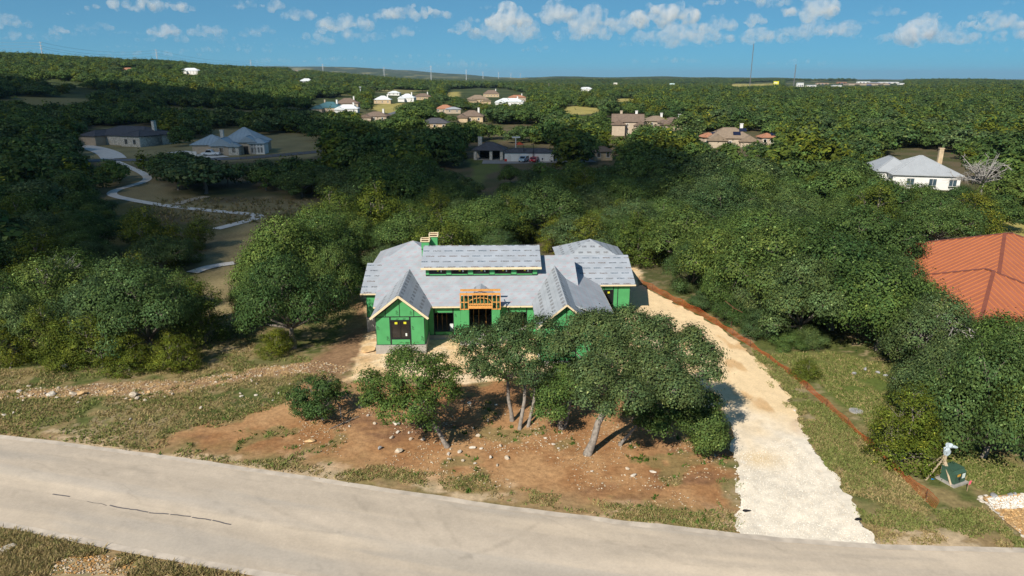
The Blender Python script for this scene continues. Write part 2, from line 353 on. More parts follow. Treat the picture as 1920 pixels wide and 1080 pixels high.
for poly, col, k in [(FIELD, (.27, .215, .11), 1.), (MEADOW, (.28, .235, .115), .9), (PLAWN, (.12, .14, .04), .95)] + [(f, (.33, .28, .09), 1.) for f in FIELDS]:
    pw = np.array([gpt(a, b)[:2] for a, b in poly]); rad = math.sqrt(abs(np.ptp(pw[:, 0]) * np.ptp(pw[:, 1])))
    box = (TX > pw[:, 0].min() - 30) & (TX < pw[:, 0].max() + 30) & (TY > pw[:, 1].min() - 30) & (TY < pw[:, 1].max() + 30)
    x, y = TX[box], TY[box]
    m = sstep(-rad * .03, rad * .03, sdf(pw, x, y) + (fbm(x / 6, y / 6, 12, 3) - .5) * rad * .1) * k
    cc = np.array(col)[None, :] * (.7 + .6 * fbm(x / 5, y / 5, 8, 4))[:, None]
    TC[box] = TC[box] * (1 - m[:, None]) + cc * m[:, None]
tag(link('ground', grid_mesh('ground', TX, TY, TZ, M_GROUND, TC)), 'dry grass, red soil and wooded land reaching to the horizon', kind='structure')

def ribbon(name, L_, R_, mat_, n, m, zoff, colf=None, kind='structure', parent=None, jit=0.):
    """sheet between two polylines (world xy), n steps along and m across"""
    def rs(p, n):
        p = np.asarray(p); s = np.concatenate([[0], np.cumsum(np.hypot(*np.diff(p, axis=0).T))]); q = np.linspace(0, s[-1], n)
        return np.stack([np.interp(q, s, p[:, k]) for k in (0, 1)], 1)
    a = rs(L_, n); b = rs(R_, n); t = np.linspace(0, 1, m)
    X = a[:, None, 0] * (1 - t) + b[:, None, 0] * t; Y = a[:, None, 1] * (1 - t) + b[:, None, 1] * t
    if jit:
        j = (fbm(X / .9, Y / .9, 7, 4) - .5) * jit; X[:, 0] += j[:, 0]; X[:, -1] += j[:, -1]
    Z = hgt(X, Y) + zoff
    o = link(name, grid_mesh(name, X, Y, Z, mat_, colf(X, Y) if colf else None), parent)
    if not parent: tag(o, kind=kind)
    return o
def smooth_line(p, it=3):
    p = np.asarray(p, float)
    for _ in range(it):
        q = np.empty((2 * len(p), 2)); q[0] = p[0]; q[-1] = p[-1]
        q[1:-1:2] = .75 * p[:-1] + .25 * p[1:]; q[2:-1:2] = .25 * p[:-1] + .75 * p[1:]; p = q
    return p
RT = smooth_line(wpoly(ROAD_T)); RB = smooth_line(wpoly(ROAD_B))
def road_col(X, Y):
    n_, m_ = X.shape; sg = np.repeat(np.linspace(0, 95, n_)[:, None], m_, 1); tg = np.repeat(np.linspace(0, 10.5, m_)[None, :], n_, 0)   # metres along and across the road
    n = fbm(sg / 30, tg / 1.1, 3, 4); n2 = fbm(X / 1.1, Y / 1.1, 6, 5); n3 = fbm(sg / 22 + 9, tg / 1.6 + .2 * fbm(sg / 7, tg / 3, 2, 2), 26, 4); n4 = fbm(X / .3, Y / .3, 63, 2)
    c = np.array([.475, .400, .315])[None, None] * (.86 + .16 * n + .12 * n2 + .10 * (n4 - .5))[..., None]
    dirt = sstep(.48, .68, n3)[..., None] * .75
    c = c * (1 - dirt) + np.array([.56, .465, .355])[None, None] * dirt * (.94 + .12 * n2)[..., None]
    grey = (sstep(.50, .66, fbm(sg / 26 + 4, tg / 2.2, 66, 4)) * .5)[..., None]
    c = c * (1 - grey) + np.array([.40, .36, .31])[None, None] * grey
    c = c * (1 + .10 * np.exp(-((tg - 4.6 - .8 * np.sin(sg / 24)) / .9) ** 2) - .07 * np.exp(-((tg - 7.2) / .8) ** 2) - .05 * np.exp(-((tg - 2.2) / .6) ** 2))[..., None]
    hair = sstep(.018, .0, np.abs(fbm(sg / 9, tg / 2.5, 201, 4) - .5)) * (fbm(sg / 20, tg / 6, 5, 2) > .5) * .09; c = c * (1 - hair[..., None])
    for (cx, cy, R0, a0, a1, k) in TRACKS:      # tyre arcs
        d = np.abs(np.hypot(X - cx, Y - cy) - R0); an = np.arctan2(Y - cy, X - cx)
        w = np.exp(-(d / .16) ** 2) * (an > a0) * (an < a1) * k * .55 * sstep(.35, .6, fbm(X / .6, Y / .6, 2, 3)); c = c * (1 - w[..., None])
    return c
TRACKS = []
for (p, q, r_px, k) in [((400, 940), (640, 1000), 14, .22), ((480, 930), (720, 1010), 14, .18), ((860, 1050), (1010, 980), 10, .30), ((820, 950), (900, 1060), 12, .22), ((770, 955), (850, 1045), 12, .18), ((1180, 1010), (1290, 1060), 10, .14), ((660, 930), (690, 960), 8, .25)]:
    a, b = gp(*p), gp(*q); mid = (a + b) / 2; nrm = Vector((-(b - a).y, (b - a).x, 0)).normalized(); c0 = mid + nrm * r_px
    a0 = math.atan2(a.y - c0.y, a.x - c0.x); b0 = math.atan2(b.y - c0.y, b.x - c0.x)
    TRACKS.append((c0.x, c0.y, (a - c0).length, min(a0, b0), max(a0, b0), k))
road = ribbon('road', RT, RB, M_ROAD, 620, 84, .045, road_col)
tag(road, 'pale dusty residential road crossing the foreground')
def offset_line(p, d):
    t = np.gradient(p, axis=0); n = np.stack([-t[:, 1], t[:, 0]], 1); n /= np.hypot(*n.T)[:, None] + 1e-9; return p + n * d
M_KERB = mat('ribbon_kerb', (.50, .43, .35), .9, .2, 1.2, .2)
for nm, ln, s in (('kerb', RT, 1), ('kerb', RB, -1)):
    o = ribbon(nm, offset_line(ln, s * .22), offset_line(ln, -s * .22), M_KERB, 500, 3, .062, parent=road, jit=.22)
cr = [(100, 927), (135, 932), (165, 940), (205, 950), (245, 955), (280, 961), (320, 966), (360, 971), (400, 977), (435, 985)]
for a in range(0, len(cr) - 1):
    if a == 1: continue
    pts = [(*gp(cr[a][0] + (cr[a + 1][0] - cr[a][0]) * t, cr[a][1] + (cr[a + 1][1] - cr[a][1]) * t)[:2],) for t in (0, .3, .6, .93)]
    pts = np.array([(x + random.uniform(-.05, .05), y + random.uniform(-.05, .05)) for x, y in pts]); w = .045 if a not in (2, 9) else .02
    ribbon('crack_sealant', offset_line(pts, w), offset_line(pts, -w), mat('sealant', (.13, .12, .12), .6, .2), 10, 2, .056, parent=road)

# driveway: white crushed limestone near the road turning to tan caliche
dl = [(1388, 1006), (1384, 960), (1390, 905), (1378, 850), (1372, 800), (1345, 745), (1310, 690), (1262, 645), (1205, 605), (1150, 580)]
dr = [(1650, 1024), (1612, 978), (1572, 908), (1534, 855), (1502, 805), (1488, 762), (1465, 725), (1420, 680), (1372, 628), (1318, 598), (1262, 568), (1200, 535)]
def drive_col(X, Y):
    n = fbm(X / 2.5, Y / 2.5, 5, 4); n2 = fbm(X / .45, Y / .45, 6, 3); n3 = fbm(X / 1.6, Y / 4, 16, 4)
    t = (1 - sstep(40, 49, Y + (n - .5) * 8))[..., None]
    w = np.array([.72, .645, .53]) * (.78 + .44 * n2)[..., None]; k = np.array([.76, .575, .345]) * (.82 + .2 * n2 + .16 * n3)[..., None]
    k = k * (1 - .35 * sstep(.55, .7, n3)[..., None] * np.array([.6, .9, 1.2]))
    st = np.exp(-(((X - 16.2) / 1.5) ** 2 + ((Y - 40.3) / 1.1) ** 2))[..., None] * (n > .42)[..., None] * .6
    w = w * (1 - st) + np.array([.62, .43, .18]) * st
    return w * t + k * (1 - t)
tag(ribbon('gravel_driveway', smooth_line(wpoly(dl)), smooth_line(wpoly(dr)), M_DRIVE, 260, 90, .055, drive_col, jit=1.3), 'white crushed-limestone driveway turning to tan caliche')

def strip(name, px, w, mat_, zoff=.08, n=120, parent=None):
    p = smooth_line(np.array([gpt(a, b)[:2] for a, b in px])); return ribbon(name, offset_line(p, w / 2), offset_line(p, -w / 2), mat_, n, 3, zoff, parent=parent)
tag(strip('footpath', [(206, 298), (225, 306), (245, 315), (264, 323), (276, 331), (277, 337), (266, 343), (240, 350), (216, 357), (208, 363), (214, 368), (240, 374), (272, 380), (310, 386), (350, 391), (400, 396), (450, 400), (478, 403), (486, 406), (478, 411), (440, 421), (405, 430)], 2.0, M_PATH), 'pale concrete footpath winding through the shaded field')
tag(strip('footpath', [(330, 384), (350, 377), (372, 372), (388, 369)], 2.2, mat('path_tan', (.42, .35, .27), .9, .12, .8), .1), 'short tan footpath branching off the winding path')
tag(strip('footpath', [(360, 512), (385, 503), (410, 498), (440, 494)], 1.8, M_PATH, .1), 'short stretch of footpath beside the big oak')
tag(strip('street', [(60, 304), (150, 302), (230, 300.5), (320, 300), (420, 299), (500, 294), (560, 288), (650, 281), (720, 276)], 6.5, M_ASPH, .12), 'grey street in front of the two shaded houses')
tag(strip('street', [(722, 219), (745, 211), (760, 206), (800, 203)], 7, M_ASPH, .3), 'street bend by the pale-roofed houses')
tag(strip('parking_lot', [(905, 303), (960, 303), (1040, 301), (1110, 300)], 12, mat('parking_asphalt', (.26, .25, .24), .9, .1, .5), .1), 'grey parking lot beside the white block building')
tag(strip('house_driveway', [(128, 268), (150, 274), (180, 279), (205, 288), (214, 298)], 7, M_PATH, .14), 'pale concrete drive of the dark-roofed stone house')
tag(strip('house_driveway', [(330, 285), (352, 287), (385, 291), (410, 296)], 7, M_PATH, .14), 'pale concrete drive of the blue-grey-roofed house')

# ------------------------------------------------------------------ the house under construction
HY = 62.0
house = empty('unfinished_house', (0, HY, 0), math.radians(1.5), 'single-storey house under construction with green sheathing and grey roof membrane', 'house')
def hp(x, y, z): return Vector((x, y - HY, z))
def roof(parent, pts, mat_, name='roof', th_=.14):
    """roof plane; pts from eave start, eave end, then round the top; extruded downwards along its normal"""
    pts = [Vector(p) for p in pts]; e = (pts[1] - pts[0]).normalized(); nrm = Vector((0, 0, 0))
    for i in range(len(pts)): nrm += pts[i].cross(pts[(i + 1) % len(pts)])
    nrm.normalize()
    if nrm.z < 0: pts = [pts[1], pts[0]] + pts[:1:-1]; nrm = -nrm; e = (pts[1] - pts[0]).normalized()
    up = nrm.cross(e); mb = MB(); mb.prism(pts, -nrm * th_)
    me = mb.mesh(name, mat_); uv = me.uv_layers.new(name='UVMap')
    for poly in me.polygons:
        for li in poly.loop_indices:
            co = me.vertices[me.loops[li].vertex_index].co; uv.data[li].uv = ((co - pts[0]).dot(e) + 50, (co - pts[0]).dot(up) + 50)
    return link(name, me, parent)
def board(parent, p, q, h=.145, t=.04, name='fascia', m=None):
    return MB().beam(p, q, t, h).obj(name, m or M_FASCIA, parent)
zip_c = bpy.data.curves.new('print', 'FONT'); zip_c.body = 'ZIP'; zip_c.size = .34; zip_c.extrude = .001; zip_c.shear = .25
_o = bpy.data.objects.new('print', zip_c); C.objects.link(_o); _d = bpy.context.evaluated_depsgraph_get(); ZIPM = bpy.data.meshes.new_from_object(_o.evaluated_get(_d)); ZIPM.materials.clear(); ZIPM.materials.append(M_PRINT)
bpy.data.objects.remove(_o); ZIPM.name = 'printed_mark'
def panel_set(parent, o, ux, polys, thick=.02, gap=.035, marks=()):
    """sheathing panels on a wall plane: o origin, ux direction along the wall; outward is ux x up"""
    ux = Vector(ux); out = ux.cross(Vector((0, 0, 1))); res = []
    for k, pl in enumerate(polys):
        if len(pl) == 2: (a, b), (c, d) = pl; pl = [(a, b), (c, b), (c, d), (a, d)]
        cx = sum(p[0] for p in pl) / len(pl); cz = sum(p[1] for p in pl) / len(pl); q = []
        for a, b in pl:
            L = math.hypot(a - cx, b - cz); q.append((a - gap * np.sign(a - cx) * min(1, abs(a - cx) / .1), b - gap * np.sign(b - cz) * min(1, abs(b - cz) / .1)))
        pts = [Vector(o) + ux * a + Vector((0, 0, b)) for a, b in q]
        p = MB().prism([v + out * thick for v in pts], -out * thick * 1.5).obj('sheathing_panel', M_SHEATH, parent); res.append(p)
    for (a, b, rot, sc) in marks:
        t = link('printed_mark', ZIPM, parent); t.location = Vector(o) + ux * a + Vector((0, 0, b)) + out * (thick + .006)
        bx = ux * math.cos(rot) + Vector((0, 0, 1)) * math.sin(rot); by = -ux * math.sin(rot) + Vector((0, 0, 1)) * math.cos(rot)
        t.rotation_euler = Matrix((bx, by, out)).transposed().to_euler(); t.scale = (sc, sc, sc)
    return res
def window(parent, o, ux, x0, x1, z0, z1, mull=(), sticks=(), depth=.05, fw=.07, glass=None, frame=None):
    ux = Vector(ux); out = ux.cross(Vector((0, 0, 1))); up = Vector((0, 0, 1)); P_ = lambda a, b, k=0: Vector(o) + ux * a + up * b + out * k
    mb = MB()
    for a, b, c, d in ((x0, z0, x1, z0 + fw), (x0, z1 - fw, x1, z1), (x0, z0 + fw, x0 + fw, z1 - fw), (x1 - fw, z0 + fw, x1, z1 - fw)) + tuple((m - fw * .4, z0 + fw, m + fw * .4, z1 - fw) for m in mull):
        mb.prism([P_(a, b, .03), P_(c, b, .03), P_(c, d, .03), P_(a, d, .03)], -out * .1)
    w = mb.obj('window', frame or M_FRAME, parent)
    MB().prism([P_(x0 + fw * .8, z0 + fw * .8, -.02), P_(x1 - fw * .8, z0 + fw * .8, -.02), P_(x1 - fw * .8, z1 - fw * .8, -.02), P_(x0 + fw * .8, z1 - fw * .8, -.02)], -out * .012).obj('pane', glass or M_GLASS, w)
    for (a, b, s, t, m) in sticks:
        MB().prism([P_(a - s / 2, b - t / 2, -.012), P_(a + s / 2, b - t / 2, -.012), P_(a + s / 2, b + t / 2, -.012), P_(a - s / 2, b + t / 2, -.012)], out * .004).obj('sticker', m, w)
    return w
EA = 3.47; ST = .62     # eave height, top of slab
# foundations
MB().box(-12.42, -7.86, 58.82 - HY, 66 - HY, -.35, .80).obj('foundation', M_CONC, house)
MB().box(-7.86, 6.6, 62.22 - HY, 74.6 - HY, -.35, .42).obj('foundation', M_CONC, house)
MB().box(-14.55, -7.87, 66.35 - HY, 74.7 - HY, -2.2, .84).obj('foundation', M_CONC, house)
MB().box(2.2, 8.95, 55.5 - HY, 62.2 - HY, -.35, .44).obj('foundation', M_CONC, house)
MB().box(6.61, 12.55, 68.75 - HY, 80 - HY, -.35, .40).obj('foundation', M_CONC, house)
MB().box(-4.9, -1.0, 60.6 - HY, 62.21 - HY, -.3, .36).obj('porch_slab', mat('porch_concrete', (.44, .42, .38), .9, .2, 2, .2), house)
def wallbox(*a, m=M_TAPE): return MB().box(a[0], a[1], a[2] - HY, a[3] - HY, a[4], a[5]).obj('wall', m, house)
# ---- left front gable room
ox = hp(0, 58.9, 0); U = (1, 0, 0); AP = -10.13; az = 5.62
mb = MB()
for a, b, c, d in ((-12.32, .8, -10.98, EA), (-9.27, .8, -7.95, EA), (-10.98, .8, -9.27, 1.38), (-10.98, 3.14, -9.27, EA)): mb.box(a, c, 0.0 + 58.9 - HY, 59.02 - HY, b, d)
mb.prism([hp(-12.32, 58.9, EA + .001), hp(-7.95, 58.9, EA + .001), hp(AP, 58.9, 5.28)], (0, .12, 0)); mb.obj('wall', M_TAPE, house)
panel_set(house, ox, U, [((-12.31, .82), (-11.05, EA)), ((-10.97, 3.17), (-9.28, EA)), ((-10.97, .82), (-9.28, 1.35)), ((-9.2, .82), (-7.96, EA)),
    [(-12.25, EA + .03), (-11.4, EA + .03), (-11.4, 4.1)], [(-11.4, EA + .03), (AP, EA + .03), (AP, 5.2), (-11.4, 4.12)], [(AP, EA + .03), (-8.87, EA + .03), (-8.87, 4.12), (AP, 5.2)], [(-8.87, EA + .03), (-8.02, EA + .03), (-8.87, 4.1)]],
    marks=[(-11.16, 1.15, math.pi / 2, .95), (-8.05, 1.15, math.pi / 2, .95), (-12.02, 2.2, math.pi / 2, .8), (-8.9, 2.2, math.pi / 2, .8), (-10.25, 3.62, math.pi / 2, .9), (-9.02, 3.62, math.pi / 2, .8), (-10.5, 3.22, 0, .55), (-9.9, 3.22, 0, .55), (-10.3, .95, 0, .6), (-9.75, .95, 0, .6)])
window(house, ox, U, -10.96, -9.29, 1.4, 3.12, (AP,), [(-10.5, 2.88, .24, .2, M_YELLOW), (-9.7, 2.9, .24, .2, M_YELLOW), (-9.62, 1.78, .14, .26, M_WHITE)], fw=.08)
wallbox(-12.32, -12.2, 59.03, 62.3, .8, EA); wallbox(-8.07, -7.95, 59.03, 62.3, .8, EA)
panel_set(house, hp(-7.95, 58.9, 0), (0, 1, 0), [((.02, .82), (1.2, EA)), ((1.22, .82), (2.42, EA)), ((2.44, .82), (3.36, EA))])
panel_set(house, hp(-12.32, 62.3, 0), (0, -1, 0), [((.02, .82), (1.2, EA)), ((1.22, .82), (2.42, EA)), ((2.44, .82), (3.38, EA))])
FE = 58.42; RB_ = 67.95
roof(house, [hp(-12.72, 66, 3.53), hp(-12.72, FE, 3.53), hp(AP, FE, az), hp(AP, RB_ + .2, az)], M_ROOFC)
roof(house, [hp(-7.56, FE, 3.53), hp(-7.56, 62.2, 3.53), hp(AP, RB_ + .2, az), hp(AP, FE, az)], M_ROOFC)
board(house, hp(-12.74, FE - .02, 3.44), hp(AP, FE - .02, az - .09), .2); board(house, hp(AP, FE - .02, az - .09), hp(-7.54, FE - .02, 3.44), .2)
# ---- main front wall
of = hp(0, 62.3, 0)
mb = MB()
for a, b, c, d in ((-7.95, .42, -7.36, EA), (-7.36, 2.63, -5.58, EA), (-7.36, .42, -5.58, .81), (-5.58, .42, -4.02, EA)): mb.box(a, c, 62.3 - HY, 62.42 - HY, b, d)
mb.obj('wall', M_TAPE, house); mb = MB()
for a, b, c, d in ((-1.9, .42, -.35, EA), (-.35, 2.63, 1.4, EA), (-.35, .42, 1.4, .81), (1.4, .42, 2.35, EA)): mb.box(a, c, 62.3 - HY, 62.42 - HY, b, d)
mb.obj('wall', M_TAPE, house)
panel_set(house, of, U, [((-7.93, .45), (-7.4, EA)), ((-7.33, 2.66), (-5.6, EA)), ((-7.33, .45), (-5.6, .79)), ((-5.55, .45), (-4.82, EA)), ((-1.1, .45), (-.38, EA)), ((-.32, 2.66), (1.38, EA)), ((-.32, .45), (1.38, .79)), ((1.42, .45), (2.3, EA))],
    marks=[(-5.25, 2.2, math.pi / 2, .7), (.1, 2.95, 0, .75), (-6.6, .52, 0, .6), (-5.2, .9, math.pi / 2, .7)])
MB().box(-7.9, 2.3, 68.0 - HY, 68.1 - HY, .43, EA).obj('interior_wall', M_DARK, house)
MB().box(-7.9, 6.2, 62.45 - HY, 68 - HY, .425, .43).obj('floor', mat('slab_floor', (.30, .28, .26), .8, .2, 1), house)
for x in (-7.2, -6.75, -6.3, -3.7, -3.2, -2.5, -.1, .5, 1.1): MB().box(x, x + .04, 63.6 - HY, 63.7 - HY, .43, 2.9).obj('stud', M_LUMBER, house)
MB().box(-5.95, -5.62, 62.9 - HY, 63.2 - HY, .43, 1.25).obj('carton', M_WHITE, house)
# ---- entry portico
for x0, x1 in ((-4.8, -4.02), (-1.9, -1.12)):
    MB().box(x0, x1, 60.95 - HY, 62.29 - HY, .36, 3.42).obj('pillar', M_TAPE, house)
    panel_set(house, hp(0, 60.95, 0), U, [((x0, .38), (x1, 3.42))], marks=[(x0 + .5, 1.6, math.pi / 2, .8)], gap=.012)
    s_ = x1 if x0 < -3 else x0
    panel_set(house, hp(s_, 60.95 if x0 < -3 else 62.29, 0), (0, 1 if x0 < -3 else -1, 0), [((.02, .38), (1.3, 3.42))], gap=.012)
    panel_set(house, hp(x0 if x0 < -3 else x1, 62.29 if x0 < -3 else 60.95, 0), (0, -1 if x0 < -3 else 1, 0), [((.02, .38), (1.3, 3.42))], gap=.012)
fy0, fy1 = 60.86, 62.1
MB().beam(hp(-4.84, fy0, 4.95), hp(-1.08, fy0, 4.95), .1, .2).obj('beam', M_LUMBER, house)
MB().beam(hp(-4.84, fy1, 4.95), hp(-1.08, fy1, 4.95), .1, .2).obj('beam', M_LUMBER, house)
MB().beam(hp(-4.05, fy0 + .02, 3.68), hp(-1.87, fy0 + .02, 3.68), .1, .26).obj('header', M_LUMBER, house)
MB().beam(hp(-4.05, fy0 + .08, 3.95), hp(-1.87, fy0 + .08, 3.95), .08, .12).obj('header', M_LUMBER, house)
for y in (fy0,):
    for x in (-4.8, -4.46, -4.06, -1.86, -1.46, -1.12):
        MB().beam(hp(x, y + .02, 3.43), hp(x, y + .02, 4.85), .075, .085, (0, 1, 0)).obj('post', M_LUMBER, house)
    for x in (-3.65, -3.3, -2.96, -2.62, -2.27):
        MB().beam(hp(x, y + .03, 4.0), hp(x, y + .03, 4.85), .05, .08, (0, 1, 0)).obj('stud', M_LUMBER, house)
for x in (-3.85, -3.62, -3.4, -3.18, -2.96, -2.74, -2.52, -2.3, -2.07): MB().box(x - .02, x + .02, fy0 - .03 - HY, fy0 + .02 - HY, 3.82, 3.95).obj('blocking', M_LUMBER, house)
for x0, x1 in ((-4.8, -4.06), (-1.86, -1.12)):
    for z in (3.47, 4.15):
        MB().beam(hp(x0, fy0 + .05, z), hp(x1, fy0 + .05, z), .05, .07).obj('plate', M_LUMBER, house)
for z in (3.47, 4.4):
    for x in (-4.8, -1.12): MB().beam(hp(x, fy0, z), hp(x, fy1, z), .05, .07).obj('plate', M_LUMBER, house)
for a in range(6):          # curved rib of the arch
    t0, t1 = math.pi * a / 6, math.pi * (a + 1) / 6; f = lambda t: hp(-2.96 - 1.08 * math.cos(t), fy0 + .16, 4.05 + .5 * math.sin(t))
    MB().beam(f(t0), f(t1), .05, .1, (0, 1, 0)).obj('arch_rib', M_LUMBER, house)
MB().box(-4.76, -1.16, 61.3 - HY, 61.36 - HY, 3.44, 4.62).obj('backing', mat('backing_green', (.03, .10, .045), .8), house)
roof(house, [hp(-4.5, 65.6, 4.15), hp(-4.5, 62.2, 4.15), hp(-2.98, 62.2, 4.74), hp(-2.98, 65.6, 4.74)], M_ROOFA, th_=.06)
roof(house, [hp(-1.5, 62.2, 4.15), hp(-1.5, 65.6, 4.15), hp(-2.98, 65.6, 4.74), hp(-2.98, 62.2, 4.74)], M_ROOFA, th_=.06)
# ---- main roof, ridge along x, with the raised clerestory
RY, RZ = 69.4, EA + .39 * (69.4 - 61.85); EY = 61.85
roof(house, [hp(-13.0, EY, EA), hp(6.55, EY, EA), hp(6.55, RY, RZ), hp(-13.0, RY, RZ)], M_ROOFB)
roof(house, [hp(6.55, 77, EA), hp(-13.0, 77, EA), hp(-13.0, RY, RZ), hp(6.55, RY, RZ)], M_ROOFB)
board(house, hp(-7.6, EY - .03, EA - .09), hp(2.2, EY - .03, EA - .09)); board(house, hp(-13.0, EY - .03, EA - .09), hp(-12.7, EY - .03, EA - .09))
for x in (-12.9, 6.44): MB().prism([hp(x, 62.3, .45), hp(x, 76.6, .45), hp(x, 76.6, 3.35), hp(x, RY, RZ - .2), hp(x, 62.3, 3.42)], (.1, 0, 0)).obj('wall', M_TAPE if x < 0 else mat('wall_shade_blue', (.05, .12, .19), .7), house)  # right end wall: the blue of its shadow is put into the colour
wallbox(-12.8, 6.4, 76.5, 76.6, .45, 3.4)
cy = 66.2; cz0 = EA + .39 * (cy - EY); cez = 6.12; crz = 7.53
mb = MB(); wx = [(-7.98, -6.32), (-5.82, -4.22), (-3.68, -2.1), (-1.58, .02), (.56, 2.12)]; wx = [(a * 1.012, b * 1.012) for a, b in wx]
zb, zt = cz0 + .22, cez - .16; xl, xr = -8.42, 2.62; edges = [xl] + [v for w in wx for v in w] + [xr]
for k in range(0, len(edges), 2): mb.box(edges[k], edges[k + 1], cy - HY, cy + .1 - HY, cz0 - .1, cez)
for a, b in wx: mb.box(a, b, cy - HY, cy + .1 - HY, cz0 - .1, zb); mb.box(a, b, cy - HY, cy + .1 - HY, zt, cez)
mb.obj('wall', M_TAPE, house)
panel_set(house, hp(0, cy, 0), U, [((edges[k], zb - .1), (edges[k + 1], cez)) for k in range(0, len(edges), 2)] + [((a, zb - .13), (b, zb)) for a, b in wx], gap=.02)
for a, b in wx: window(house, hp(0, cy, 0), U, a + .02, b - .02, zb, zt, (), [((a + b) / 2 + .02, (zb + zt) / 2 + .05, .18, .17, M_YELLOW), ((a + b) / 2 + .34, (zb + zt) / 2, .1, .2, M_WHITE)], fw=.07)
for x in (xl, xr - .1): MB().prism([hp(x, cy + .11, cz0 - .1), hp(x, 72.6, cz0 - .1), hp(x, 72.6, cez - .1), hp(x, RY, crz - .2), hp(x, cy + .11, cez - .1)], (.1, 0, 0)).obj('wall', M_SHEATH, house)
roof(house, [hp(-8.85, cy - .42, cez), hp(3.0, cy - .42, cez), hp(3.0, RY, crz), hp(-8.85, RY, crz)], M_ROOFA)
roof(house, [hp(3.0, 73, cez), hp(-8.85, 73, cez), hp(-8.85, RY, crz), hp(3.0, RY, crz)], M_ROOFA)
board(house, hp(-8.86, cy - .45, cez - .08), hp(3.02, cy - .45, cez - .08), .22); wallbox(xl, xr, 72.6, 72.7, 5, cez)
# ---- left wing
LY, LE = 66.0, 3.5; LRY = 70.8; LRZ = LE + .385 * (LRY - LY)
roof(house, [hp(-14.95, LY, LE), hp(-12.0, LY, LE), hp(-12.0, LRY, LRZ), hp(-14.95, LRY, LRZ)], M_ROOFA)
roof(house, [hp(-12.0, 75.6, LE), hp(-14.95, 75.6, LE), hp(-14.95, LRY, LRZ), hp(-12.0, LRY, LRZ)], M_ROOFA)
board(house, hp(-14.97, LY - .03, LE - .09), hp(-12.9, LY - .03, LE - .09))
wallbox(-14.5, -12.95, 66.42, 66.52, .84, 3.45); panel_set(house, hp(0, 66.42, 0), U, [((-14.48, .87), (-13.3, 3.44)), ((-13.28, .87), (-12.6, 3.44))], marks=[(-14.2, 1.2, math.pi / 2, .8)])
MB().prism([hp(-14.5, 66.53, .84), hp(-14.5, 75, .84), hp(-14.5, 75, 3.4), hp(-14.5, LRY, LRZ - .18), hp(-14.5, 66.53, 3.44)], (.1, 0, 0)).obj('wall', M_SHEATH, house)
def pyramid(cx, cyy, hx, hy_, z0, z1, m):
    A = [hp(cx - hx, cyy - hy_, z0), hp(cx + hx, cyy - hy_, z0), hp(cx + hx, cyy + hy_, z0), hp(cx - hx, cyy + hy_, z0)]; T = hp(cx, cyy, z1)
    for k in range(4): roof(house, [A[k], A[(k + 1) % 4], T], m)
    MB().box(cx - hx + .4, cx + hx - .4, cyy - hy_ + .4 - HY, cyy + hy_ - .4 - HY, .4, z0 - .02).obj('wall', M_SHEATH, house)
pyramid(-10.75, 76.2, 4.4, 4.4, 4.2, 6.5, M_ROOFB)
pyramid(9.45, 78.2, 4.0, 4.0, 4.2, 6.12, M_ROOFC)
# ---- chimneys
for cx, cyy, zt_, w in ((-8.78, 70.6, 7.72, .78), (-7.97, 71.4, 8.08, .80)):
    ch = MB().box(cx - w / 2, cx + w / 2, cyy - w / 2 - HY, cyy + w / 2 - HY, 5, zt_).obj('chimney', M_SHEATH, house)
    e = w / 2 + .09; mb = MB()
    for z0, z1 in ((zt_ + .001, zt_ + .08), (zt_ + .22, zt_ + .3)):
        mb.box(cx - e, cx + e, cyy - e - HY, cyy - e + .1 - HY, z0, z1); mb.box(cx - e, cx + e, cyy + e - .1 - HY, cyy + e - HY, z0, z1); mb.box(cx - e, cx - e + .1, cyy - e + .1 - HY, cyy + e - .1 - HY, z0, z1); mb.box(cx + e - .1, cx + e, cyy - e + .1 - HY, cyy + e - .1 - HY, z0, z1)
    for sx in (-1, 1):
        for sy in (-1, 1): mb.box(cx + sx * (e - .06) - .05, cx + sx * (e - .06) + .05, cyy + sy * (e - .06) - .05 - HY, cyy + sy * (e - .06) + .05 - HY, zt_ + .08, zt_ + .22)
    mb.obj('cap_frame', M_FASCIA, ch)
    MB().box(cx - w / 2 + .05, cx + w / 2 - .05, cyy - w / 2 + .05 - HY, cyy + w / 2 - .05 - HY, zt_, zt_ + .2).obj('flue_box', mat('flue_brown', (.20, .08, .03), .8), ch)
    MB().box(cx - w / 2 - .012, cx + w / 2 + .012, cyy - w / 2 - .012 - HY, cyy + w / 2 + .012 - HY, 6.9, 6.99).obj('tape_band', M_TAPE, ch)
# ---- right front gable and the low slope behind it
RX = 4.45; ry0 = 55.15; rz = 5.78; orr = hp(0, 55.62, 0)
mb = MB(); mb.box(2.3, 6.7, 55.62 - HY, 55.74 - HY, .44, 3.6); mb.prism([hp(2.3, 55.62, 3.601), hp(6.7, 55.62, 3.601), hp(RX, 55.62, 5.5)], (0, .12, 0)); mb.obj('wall', M_TAPE, house)
panel_set(house, orr, U, [((2.32, .47), (3.6, 3.58)), ((3.64, .47), (5.3, 1.3)), ((3.64, 3.1), (5.3, 3.58)), ((5.34, .47), (6.68, 3.58)), [(2.4, 3.64), (3.25, 3.64), (3.25, 4.3)], [(3.25, 3.64), (RX, 3.64), (RX, 5.4), (3.25, 4.36)], [(RX, 3.64), (5.65, 3.64), (5.65, 4.36), (RX, 5.4)], [(5.65, 3.64), (6.6, 3.64), (5.65, 4.3)]], marks=[(4.3, 3.8, math.pi / 2, .9), (5.5, 3.75, math.pi / 2, .8)])
window(house, hp(0, 55.6, 0), U, 3.66, 5.28, 1.32, 3.08, (4.47,), [(4.1, 2.85, .24, .2, M_YELLOW), (4.9, 2.85, .24, .2, M_YELLOW)])
